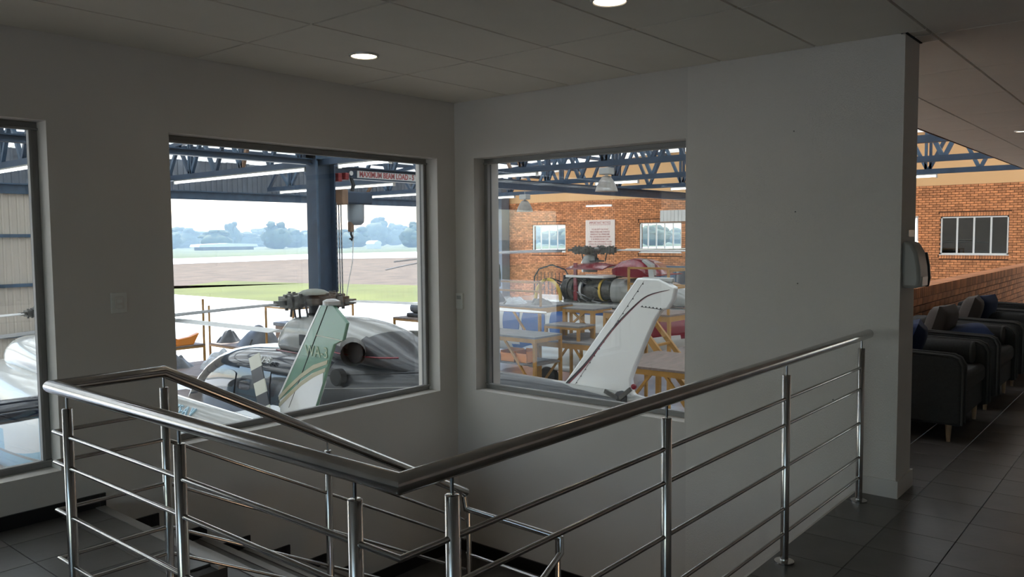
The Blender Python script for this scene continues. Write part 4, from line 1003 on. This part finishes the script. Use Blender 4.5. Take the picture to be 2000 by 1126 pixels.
for (x, y) in ((2.2, 0), (-.5, .95), (-.5, -.95)): MB().tube([(x, y, .2), (x, y*.8, .7)], .05, 10).build('gear_leg', m_hw, C, local=True)
# fin in the local x-z plane: local x = world y - 9.5, z = world z + 2.9
def LC(p): return (p[0]-9.5, p[1]-GF)
fo = [(2.28, .80), (2.07, .81), (1.85, .64), (1.92, .46), (2.07, .40), (2.15, .24), (2.27, -.02), (2.42, -.32), (2.48, -.6), (3.04, -.62), (3.08, -.25)]
fz = .06
def finpart(name, pts, mat, t0, t1, bev=0.): return MB().prism([LC(p) for p in pts], 'y', -t1, -t0).build(name, mat, C, bevel=bev, local=True)
finpart('tail_fin', fo, m_hgr, -.02, .02, .008)
cur = [(3.07, -.25), (2.89, -.12), (2.65, .04), (2.42, .16), (2.205, .235)]
for sd, (a, b) in ((1, (-.0235, -.0205)), (-1, (.0205, .0235))):
    finpart('white_lower_panel', [(3.055, -.30), (2.89, -.20), (2.65, -.04), (2.44, .07), (2.25, .125), (2.27, -.02), (2.42, -.32), (2.48, -.58), (3.03, -.60)], m_hw, a, b)
    for q in (0, -.085):
        lo = [(y, z-.048+q) for y, z in cur]; hi = [(y, z+q) for y, z in cur]; hi[-1] = (2.17-q*.45, hi[-1][1]); lo[-1] = (2.19-q*.45, lo[-1][1])
        finpart('gold_stripe', hi+list(reversed(lo)), m_gold, a-.002 if a < 0 else a, b if a < 0 else b+.002)
    finpart('leading_edge_strip', [(2.29, .80), (2.265, .80), (3.055, -.26), (3.085, -.26)], m_hw, a, b)
    finpart('panel_seam', [(2.165, .80), (2.155, .80), (2.88, -.36), (2.89, -.36)], m_gap, a-.001 if a < 0 else a, b if a < 0 else b+.001)
    finpart('panel_seam', [(2.36, .485), (2.36, .477), (1.93, .452), (1.93, .460)], m_cream, a-.001 if a < 0 else a, b if a < 0 else b+.001)
MB().lathe([(.09, 0), (.09, .04), (.05, .06), (.0001, .065)], 16, LC((2.12, .81))[:1]+(0, LC((2.12, .81))[1])).build('beacon', m_hg, C, smooth=50, local=True)
text('WA-3', .165, (LC((2.36, .30))[0], .026, LC((2.36, .30))[1]), rot3((-1, 0, 0), (0, 0, 1)), m_sagepale, C, local=True, sx=.95)
# striped tail rotor blade on the port side
tb = MB(); p0 = Vector((3.30-9.5, .18, .20-GF)); p1 = Vector((2.98-9.5, .22, -.62-GF)); nrm = Vector((0, 1, 0)); dv = (p1-p0); L5 = dv.length; dv.normalize(); sv_ = dv.cross(nrm).normalized()
for k in range(6):
    a = p0+dv*L5*k/6; c_ = p0+dv*L5*(k+1)/6; w_ = .112
    tb.add([a-sv_*w_, a+sv_*w_, c_+sv_*w_, c_-sv_*w_, a-sv_*w_-nrm*.012, a+sv_*w_*.7-nrm*.035, c_+sv_*w_*.7-nrm*.035, c_-sv_*w_-nrm*.012],
           [(0,1,2,3),(7,6,5,4),(0,3,7,4),(1,5,6,2),(0,4,5,1),(3,2,6,7)], k % 2)
tb.build('tail_rotor_blade', [m_cream, m_hazblack], C, local=True)
MB().cyl((2.98-9.5, .05, -.62-GF), (2.98-9.5, .26, -.62-GF), .07, 14).build('tail_rotor_hub', m_dark, C, smooth=50, local=True)
tb2 = MB(); tb2.bar((2.98-9.5, .22, -.62-GF), (2.66-9.5, .24, -1.42-GF), .03, .22, up=(1, 0, .4)); tb2.build('tail_rotor_blade', m_cream, C, local=True)
fc.patch('boom_lettering_panel', m_lblue, C, -5.3, -3.2, 2.04, 2.18, 1, off=.004, rnd=0)
text('ZS-A V', .16, (-4.6, fc.side(-4.6, 2.27)+.010, 2.265), rot3((-1, 0, 0), (0, -.65, .76)), m_lblue, C, local=True, ext=.012)
MB().box(-4.9, -4.3, -1.3, 1.3, 2.0, 2.06).build('stabiliser', m_hw, C, bevel=.02, local=True)

# ---------- large helicopter under maintenance, red cowlings raised   (nose towards +y)
F_ = thing('helicopter', (15.6, 9.2, GF), 'white, blue and red helicopter under maintenance with red cowlings raised', 'helicopter', rz=math.pi/2)
ff = Fus([(6.2, 1.0, 1.3, .15, 2.2), (5.6, .8, 1.8, .6, 2.4), (4.6, .7, 2.3, .95, 2.8), (3.4, .7, 2.42, 1.1, 3.2), (1.5, .7, 2.45, 1.12, 3.4), (-.5, .72, 2.45, 1.1, 3.4), (-1.8, .95, 2.42, .95, 2.8), (-3.0, 1.25, 2.36, .6, 2.5), (-4.4, 1.5, 2.3, .4, 2.3), (-7.5, 1.75, 2.2, .25, 2.2)])
def fmat(c):
    if c.x < -1.6: return 3 if 1.62 < c.z < 2.02-.03*(c.x+1.6) else 0
    if c.z > 2.22: return 2
    if 2.04 < c.z and c.x < .1: return 1
    if 1.80 < c.z < 1.88 and c.x < .1: return 3
    d = c.z-(.78+.45*(2.1-c.x))
    if c.x > .5 and c.z < 1.36 and 0 < d < .34: return 1
    if c.x > -.4 and c.z < 1.34 and -.62 < d < -.20: return 3
    return 0
ff.build('fuselage', [m_hw, m_hblue, m_hg, m_red], F_, mf=fmat, m=80)
for (x0, x1) in ((2.05, 2.72), (1.05, 1.95), (.25, .86)): ff.patch('cabin_window', m_hblue, F_, x0, x1, 1.40, 2.16, 1, off=.03, rnd=.3)
for (x0, x1) in ((2.05, 2.72), (1.05, 1.95)): ff.patch('cabin_window', m_hblue, F_, x0, x1, 1.40, 2.16, -1, off=.03, rnd=.3)
ff.patch('open_hatch', m_hn, F_, -1.75, -1.2, 1.35, 2.0, 1, off=.012)
ff.patch('white_door_panel', m_hw, F_, -1.15, -.2, 1.15, 1.78, 1, off=.03, rnd=.1)
# upper deck, engine bay
MB().box(-2.6, 2.9, -1.15, 1.2, 2.36, 2.46).build('engine_deck', m_hg, F_, bevel=.03, local=True)
dk = Fus([(-3.6, 2.4, 2.6, .15, 2.2), (-2.9, 2.4, 3.0, .5, 2.5), (-2.0, 2.4, 3.18, .7, 2.8), (-1.05, 2.4, 3.18, .75, 3)]); dk.build('aft_cowling', [m_hg], F_)
MB().box(-1.05, 1.1, -.35, .1, 2.46, 3.2).build('firewall', m_dark, F_, bevel=.02, local=True)
MB().lathe([(.0001, -.9), (.24, -.88), (.30, -.6), (.30, -.1), (.22, 0), (.22, .35), (.30, .4), (.30, .8), (.15, .95), (.0001, .95)], 20, (-.15, .55, 2.82), 'x').build('engine', m_mech, F_, smooth=40, local=True)
for (x, r, mt) in ((-.75, .33, m_yellow), (-.05, .31, m_hw), (.45, .34, m_mech)): MB().lathe([(r, -.04), (r, .04), (r-.07, .04), (r-.07, -.04), (r, -.04)], 22, (x, .55, 2.82), 'x').build('engine_ring', mt, F_, smooth=40, local=True)
rr = random.Random(4)
for k in range(9):
    x = rr.uniform(-.9, .9); z = rr.uniform(2.6, 3.1); MB().tube([(x, .62, z), (x+rr.uniform(-.3, .3), .9, z+rr.uniform(-.2, .2)), (x+rr.uniform(-.5, .5), .7, z-.25)], .02, 6).build('pipe', m_dark if k % 2 else m_chain, F_, smooth=60, local=True)
arcp = [(1.05+.48*math.cos(a)*1.0, .95, 2.48+.62*math.sin(a)) for a in [math.pi*i/10 for i in range(11)]]
MB().tube(arcp, .055, 10).build('intake_hoop', m_yellow, F_, smooth=60, local=True)
MB().tube([(x*1.0+.16, .75, z) for x, y, z in arcp], .035, 10).build('intake_hoop', m_dark, F_, smooth=60, local=True)
MB().box(-.95, .4, .25, .95, 3.18, 3.26).build('top_panel', m_hw, F_, bevel=.02, local=True)
MB().box(.02, .12, .85, .92, 2.5, 3.62).build('cowling_stay', m_red, F_, local=True)
def cowl(x0, x1, y0, y1, z0, h_, name, lean=0.):
    b = MB(); n = 10; top = []; 
    for i in range(n+1):
        t = i/n; zz = z0+h_*math.sin(math.pi*(.12+.76*t)); top.append((y0+(y1-y0)*t, zz))
    poly = top+[(y, z-.05) for y, z in reversed(top)]
    rings = []
    for k in range(7):
        s_ = k/6; f_ = 1-.25*abs(2*s_-1)**3; rings.append([(x0+(x1-x0)*s_, y, z0+(z-z0)*f_+lean*s_) for y, z in poly])
    b.loft(rings); return b.build(name, m_red, F_, smooth=50, local=True)
cowl(-1.0, .3, -.3, 1.05, 3.40, .22, 'raised_cowling')
c2 = MB(); rings = []
for k in range(13):
    t = k/12; hgt = .52*(math.sin(math.pi*min(1, .10+t*1.15))**.5 if t < .78 else math.sin(math.pi*min(1, .10+.78*1.15))**.5*(1-(t-.78)*1.6)); zb_ = 3.30-.06*math.sin(math.pi*t)
    rings.append([(-1.30-1.45*t, y, zb_+o_*hgt) for (y, o_) in ((1.0, .0), (1.03, .55), (.85, .9), (.3, 1.0), (-.3, .9), (-.45, .4), (-.45, 0))])
c2.loft(rings); c2.build('raised_cowling', m_red, F_, smooth=45, local=True)
MB().prism([(-2.70, 3.15), (-2.62, 3.62), (-2.35, 3.76), (-2.30, 3.70), (-2.5, 3.55), (-2.55, 3.15)], 'y', .9, 1.1).build('cowling_hinge_arm', m_hg, F_, bevel=.02, local=True)
MB().lathe([(.0001, 0), (.24, .02), (.28, .25), (.18, .5), (.0001, .56)], 18, (.1, .1, 3.3), 'z').build('intake_dome', m_hg, F_, smooth=60, local=True)
hub(F_, 3.98, [math.radians(a) for a in (100, 190, 280, 10)], cap=False, s=.85)
blade(F_, math.radians(10), 1.0, 8.0, 3.98, m_bladeg, .42, .05, .70); blade(F_, math.radians(196), 1.0, 6.6, 4.0, m_cream, .42, .05, -.1); blade(F_, math.radians(172), 1.0, 6.6, 3.98, m_bladew, .40, .05, .02)
blade(F_, math.radians(28), 1.0, 6.4, 3.94, m_bladeg, .42, .05, .3)
# sponson and main wheel
fs_ = Fus([(1.9, .75, .95, .10, 2.2), (1.4, .62, 1.12, .42, 2.4), (.4, .55, 1.2, .5, 2.6), (-.9, .6, 1.15, .42, 2.4)])
sp = MB().loft([[(p[0], p[1]+1.3, p[2]) for p in fs_.ring(-.9+2.8*i/20)] for i in range(21)]); sp.build('sponson', m_hw, F_, smooth=50, local=True)
MB().cyl((1.25, 1.62, .62), (-.5, 1.62, .60), .13, 14).build('float_tube', m_hw, F_, smooth=50, local=True)
MB().tube([(.5, 1.5, .6), (.5, 1.55, .25)], .07, 10).build('gear_leg', m_hw, F_, local=True); wheel(F_, .48, 1.66, .30, .2)
wheel(F_, .48, -1.66, .30, .2); wheel(F_, 4.6, 0, .25, .2); MB().tube([(4.6, 0, .25), (4.6, 0, .85)], .07, 10).build('gear_leg', m_hw, F_, local=True); MB().tube([(.5, -1.66, .3), (.5, -1.0, .9)], .07, 10).build('gear_leg', m_hw, F_, local=True)
MB().prism([(-6.6, 2.1), (-7.6, 3.4), (-8.2, 3.4), (-7.6, 1.8)], 'y', -.08, .08).build('tail_fin', m_red, F_, bevel=.02, local=True)
MB().box(-5.8, -5.2, -1.4, 1.4, 2.0, 2.07).build('stabiliser', m_hw, F_, bevel=.02, local=True)
# ================================================================== WORK STANDS AND CLUTTER
def stand(name, label, x0, x1, y0, y1, z, mat=None, rails=(), shelf=None, braces=True, leg=.07, group='orange work stands', frame=m_yel, beam=.10, zf=GF):
    mat = mat or m_ply2; cx_, cy_ = (x0+x1)/2, (y0+y1)/2
    t = thing(name, (cx_, cy_, zf), label, 'work stand', group)
    MB().box(x0, x1, y0, y1, z-.045, z).build('deck', mat, t, bevel=.004)
    L = leg/2
    for (x, y) in ((x0+L, y0+L), (x1-L, y0+L), (x0+L, y1-L), (x1-L, y1-L)): MB().box(x-L, x+L, y-L, y+L, zf, z-.045).build('leg', frame, t)
    for y in (y0+L, y1-L): MB().box(x0+leg, x1-leg, y-L*.8, y+L*.8, z-.045-beam, z-.045).build('beam', frame, t)
    for x in (x0+L, x1-L): MB().box(x-L*.8, x+L*.8, y0+leg, y1-leg, z-.045-beam, z-.045).build('beam', frame, t)
    if braces:
        zz = max(zf+.15, z-1.3); d = min(1.0, (y1-y0)*.7)
        MB().bar((x0+L, y0+L, zz), (x0+L, y0+d, z-.1), .05, .05).build('brace', frame, t); MB().bar((x0+L, y1-L, zz), (x0+L, y1-d, z-.1), .05, .05).build('brace', frame, t)
    if shelf is not None: MB().box(x0+.02, x1-.02, y0+.02, y1-.02, shelf-.04, shelf).build('shelf', mat, t)
    for (edge, hts) in rails:
        a, b = {'x0': ((x0+L, y0), (x0+L, y1)), 'x1': ((x1-L, y0), (x1-L, y1)), 'y0': ((x0, y0+L), (x1, y0+L)), 'y1': ((x0, y1-L), (x1, y1-L))}[edge]
        for h_ in hts: MB().bar(a+(z+h_,), b+(z+h_,), .05, .05).build('guard_rail', frame, t)
        for p in (a, b): MB().bar(p+(z,), p+(z+max(hts)+.02,), .05, .05).build('guard_post', frame, t)
    return t
stand('work_stand', 'orange stand with guard rails at the left edge of the corner window', 12.0, 13.5, 8.5, 12.6, -.36, m_ply2, rails=(('x0', (.64, .40)),), beam=.14)
stand('work_stand', 'grey topped orange stand with a shelf of orange bins', 10.2, 11.3, 7.25, 9.9, -.91, m_ply2, shelf=-1.58)
stand('work_stand', 'long orange stand in front of the white fin, brown deck', 11.6, 13.6, 6.15, 8.30, -1.16, m_ply2, beam=.13)
stand('work_stand', 'tall narrow orange step standing on the long stand', 12.6, 13.5, 7.2, 8.2, -.40, m_ply2, beam=.08, leg=.10, zf=-1.16)
stand('work_stand', 'low orange step beside the tall narrow step', 11.8, 12.55, 7.1, 8.2, -.78, m_ply2, beam=.06, zf=-1.16, braces=False)
stand('work_stand', 'orange stand with broad brown plywood deck right of the white fin', 7.9, 9.9, 1.5, 3.75, -.89, m_ply, beam=.10, leg=.09)
stand('work_stand', 'tall orange stand with guard rail behind the top of the white fin', 11.4, 12.6, 4.3, 6.1, -.30, m_ply, rails=(('x1', (1.0, .6)), ('y0', (1.0, .6))), beam=.12)
stand('work_stand', 'low orange step below the brown plywood deck', 6.2, 7.2, 2.3, 3.3, -1.75, m_ply, beam=.08)
for k, (a, b) in enumerate((((10.1, 4.6, .2), (10.1, 3.0, -.82)), ((10.15, 4.0, .15), (10.15, 2.6, -.84)))):
    pass
t = thing('access_ladder', (10.3, 3.3, GF), 'steep orange access ladder leaning behind the brown plywood deck', 'ladder')
for x in (10.1, 10.75): MB().bar((x, 4.75, .10), (x, 2.1, GF+.02), .07, .10).build('stile', m_yel, t)
for k in range(8): q = k/8+.06; MB().bar((10.1, 4.75-2.65*q, .1-2.98*q), (10.75, 4.75-2.65*q, .1-2.98*q), .05, .05).build('rung', m_yel, t)
# bins, boards and boxes on the stands
def bin_(x, y, z, w, d, h_, mat, label):
    t = thing('storage_bin', (x, y, z), label, 'bin', 'orange bins on the stand shelf')
    b = MB(); e = .012
    b.box(x-w/2, x+w/2, y-d/2, y+d/2, z, z+e); b.box(x-w/2, x-w/2+e, y-d/2, y+d/2, z, z+h_*.7); b.box(x+w/2-e, x+w/2, y-d/2, y+d/2, z, z+h_); b.box(x-w/2, x+w/2, y-d/2, y-d/2+e, z, z+h_*.9); b.box(x-w/2, x+w/2, y+d/2-e, y+d/2, z, z+h_*.9)
    b.build('tub', mat, t); MB().box(x-w/2-.02, x-w/2, y-d/2, y+d/2, z+h_*.62, z+h_*.72).build('lip', mat, t)
bin_(10.5, 8.20, -1.58, .4, .44, .30, m_orange, 'orange storage bin on the shelf, farther from the fin')
bin_(10.5, 7.75, -1.58, .4, .34, .32, m_orange, 'orange storage bin on the shelf, nearer the fin')
def lump(name, label, cat, x, y, z, rx, ry, rz_, mat, seed, noise=.18, group=None, parts=3):
    t = thing(name, (x, y, z), label, cat, group); rr = random.Random(seed)
    for k in range(parts):
        s_ = 1 if k == 0 else rr.uniform(.35, .55); a = rr.random()*6.28; o_ = 0 if k == 0 else .62
        cx_, cy_ = x+rx*o_*math.cos(a), y+ry*o_*math.sin(a); nr, na = 12, 30
        pk = [(rr.uniform(-.6, .6), rr.uniform(-.6, .6), rr.uniform(.26, .46), rr.uniform(.5, 1.)) for _ in range(7)]
        wob = [rr.uniform(-1, 1) for _ in range(5)]
        b = MB(); vs = []; fs = []
        for ir in range(nr+1):
            r_ = ir/nr
            for ia in range(na):
                th = 2*math.pi*ia/na; ed = 1+.16*sum(w*math.sin((q+2)*th+q) for q, w in enumerate(wob))/2
                u, v = r_*math.cos(th), r_*math.sin(th)
                hh = max([0]+[p[3]*math.exp(-((u-p[0])**2+(v-p[1])**2)/(2*p[2]**2)) for p in pk])
                zz = z+rz_*s_*1.3*(.22+.78*hh)*(1-r_**4)+.02*math.sin(9*th+6*r_)*r_*(1-r_)*4*noise if ir < nr else z
                vs.append((cx_+rx*s_*u*ed, cy_+ry*s_*v*ed, max(z, zz)))
        for ir in range(nr):
            for ia in range(na): q = ir*na+ia; q2 = ir*na+(ia+1) % na; fs.append((q, q+na, q2+na, q2))
        fs.append(tuple(nr*na+ia for ia in reversed(range(na))))
        b.add(vs, fs); b.build('bundle' if k else 'cover', mat if k == 0 or k % 2 else m_mech, t, smooth=60)
    return t
lump('bagged_parts', 'pale plastic bag of parts lying on the railed stand', 'parts', 12.5, 9.75, -.36, .36, .3, .16, m_plastic, 3)
lump('dark_parts', 'dark machine parts on the railed stand by the window edge', 'parts', 12.7, 10.85, -.36, .4, .5, .28, m_dark, 5)
lump('dark_parts', 'dark gearbox parts on the railed stand nearer the fin', 'parts', 12.6, 8.95, -.36, .3, .26, .18, m_mech, 8)
for k, (y, z, w) in enumerate(((8.55, -2.32, .9), (8.50, -2.285, .8), (8.45, -2.25, .62))):
    b = MB().box(10.35, 11.1, y-w, y+w*.7, z, z+.035); tag(b.build('loose_board', m_offw if k != 1 else m_ply2), ('bottom', 'middle', 'top')[k]+' board of the pile under the shelf of bins', 'board', 'boards piled under the bins')
t = stand('pallet_stand', 'low grey rack carrying the pile of boards', 10.3, 11.2, 7.4, 9.3, -2.32, m_ply2, braces=False, beam=.05)
t = thing('hanging_jacket', (11.95, 10.05, .0), 'dark jacket hung over the guard rail at the left window edge', 'jacket')
MB().loft([[(11.93+math.cos(a/14*6.283)*w, 10.08+math.sin(a/14*6.283)*d, z) for a in range(14)] for (z, w, d) in ((.02, .10, .20), (.25, .13, .22), (.55, .13, .20), (.74, .11, .22), (.82, .07, .10), (.90, .05, .05))]).build('body', m_hazblack, t, smooth=60)
MB().tube([(11.9, 9.88, .74), (11.85, 9.80, .45), (11.86, 9.82, .15)], .06, 10).build('sleeve', m_hazblack, t, smooth=60)
# left of the navy helicopter
def table(name, label, x0, x1, y0, y1, z, mat, posts=0.): 
    t = stand(name, label, x0, x1, y0, y1, z, mat, braces=False, beam=.06, leg=.06, group='work benches by the hangar door')
    if posts:
        for (x, y) in ((x0+.03, y0+.03), (x1-.03, y0+.03), (x0+.03, y1-.03)): MB().box(x-.025, x+.025, y-.025, y+.025, z, z+posts).build('upright', m_yel, t)
    return t
table('work_bench', 'brown bench carrying the plastic covered part beside the navy helicopter nose', 5.6, 7.4, 14.2, 17.0, -1.98, m_ply)
table('work_bench', 'brown bench with orange uprights and tarpaulin bundles', 9.2, 11.2, 17.0, 20.4, -1.95, m_ply, 1.25)
table('work_bench', 'brown bench with the orange bracket near the hangar door', 6.6, 8.2, 18.8, 21.0, -1.75, m_ply, 1.4)
table('work_bench', 'long blue grey bench top on thin orange legs at the door', 12.4, 15.2, 20.2, 22.0, -.98, m_hg)
table('work_bench', 'narrow bench right of the navy helicopter tail carrying a padded seat', 12.6, 14.1, 13.3, 15.0, -1.05, m_ply)
table('work_bench', 'low brown bench below the plastic covered part', 4.0, 5.3, 12.4, 14.6, -2.25, m_ply)
lump('plastic_covered_part', 'clear plastic sheet draped over a part on the brown bench', 'parts', 6.75, 15.4, -1.98, .5, .75, .40, m_plastic, 11, .12, parts=2)
lump('tarpaulin_bundle', 'large dark tarpaulin bundle on the bench with uprights', 'bundle', 9.95, 18.6, -1.95, .62, .9, .52, m_tarp, 13, .18, 'tarpaulin bundles')
lump('tarpaulin_bundle', 'smaller dark tarpaulin bundle nearer the navy helicopter', 'bundle', 10.7, 17.6, -1.95, .4, .5, .40, m_tarp, 17, .2, 'tarpaulin bundles')
lump('tarpaulin_bundle', 'low dark tarpaulin bundle near the hangar door', 'bundle', 7.3, 20.2, -1.75, .6, .7, .26, m_tarp, 19, .2, 'tarpaulin bundles')
lump('tarpaulin_bundle', 'flat dark tarpaulin bundle at the far end of the bench with uprights', 'bundle', 9.75, 20.05, -1.95, .4, .28, .34, m_tarp, 29, .2, 'tarpaulin bundles')
lump('dark_parts', 'small dark parts beside the plastic covered part on the brown bench', 'parts', 6.1, 16.45, -1.98, .35, .4, .30, m_tarp, 31, .2, parts=2)
t = thing('covered_crate', (12.0, 19.2, GF), 'brown covered crate behind the tarpaulin bundles', 'crate')
MB().box(11.5, 12.5, 18.2, 20.0, GF+.1, -1.5).build('box', m_rust, t, bevel=.05); MB().box(11.45, 12.55, 18.15, 20.05, -1.55, -1.42).build('lid', m_tarp, t, bevel=.03)
for y in (18.3, 19.8): MB().box(11.5, 12.5, y, y+.1, GF, GF+.1).build('skid', m_ply, t)
t = thing('orange_bracket', (7.3, 19.0, -1.75), 'orange shaped bracket lying on the bench near the hangar door', 'bracket')
MB().prism([(6.8, -1.75), (7.9, -1.75), (8.1, -1.40), (7.8, -1.5), (7.4, -1.55), (7.1, -1.35), (6.9, -1.4)], 'y', 18.95, 19.15).build('plate', m_orange, t, bevel=.02)
MB().box(6.8, 7.4, 18.9, 19.2, -1.75, -1.68).build('foot', m_orange, t)
t = thing('padded_seat', (13.35, 14.2, -1.05), 'rounded dark padded seat on the narrow bench', 'seat')
MB().box(12.9, 13.8, 13.7, 14.7, -1.05, -.92).build('base', m_dark, t, bevel=.04); MB().box(12.95, 13.75, 13.75, 14.65, -.92, -.62).build('cushion', m_tarp, t, bevel=.12, smooth=60)
# dark wrapped boom in front of the white helicopter, seen through the end window
t = thing('wrapped_boom', (-1.4, 6.45, GF), 'dark blue wrapped boom on a stand in front of the white helicopter', 'boom')
MB().loft([[(x, 6.45+math.cos(a/14*6.283)*.16, -.60+math.sin(a/14*6.283)*h_) for a in range(14)] for (x, h_) in ((-3.6, .14), (-2.4, .15), (-1.2, .15), (-.62, .14), (-.55, .05))]).build('boom', m_hn, t, smooth=60)
for x in (-3.2, -.9):
    MB().box(x-.04, x+.04, 6.41, 6.49, GF, -.74).build('stand_leg', m_lblue, t); MB().box(x-.3, x+.3, 6.2, 6.7, GF, GF+.05).build('stand_foot', m_lblue, t)
t = thing('blue_panel_rack', (-.75, 6.05, GF), 'rack of light blue panels below the wrapped boom', 'rack')
for k in range(3): MB().box(-.95+.16*k, -.90+.16*k, 5.72, 6.12, GF+.05, -.80-.05*k).build('panel', m_lblue if k != 1 else m_hblue, t, bevel=.01)
MB().box(-1.05, -.45, 5.68, 6.17, GF, GF+.05).build('base', m_dark, t)
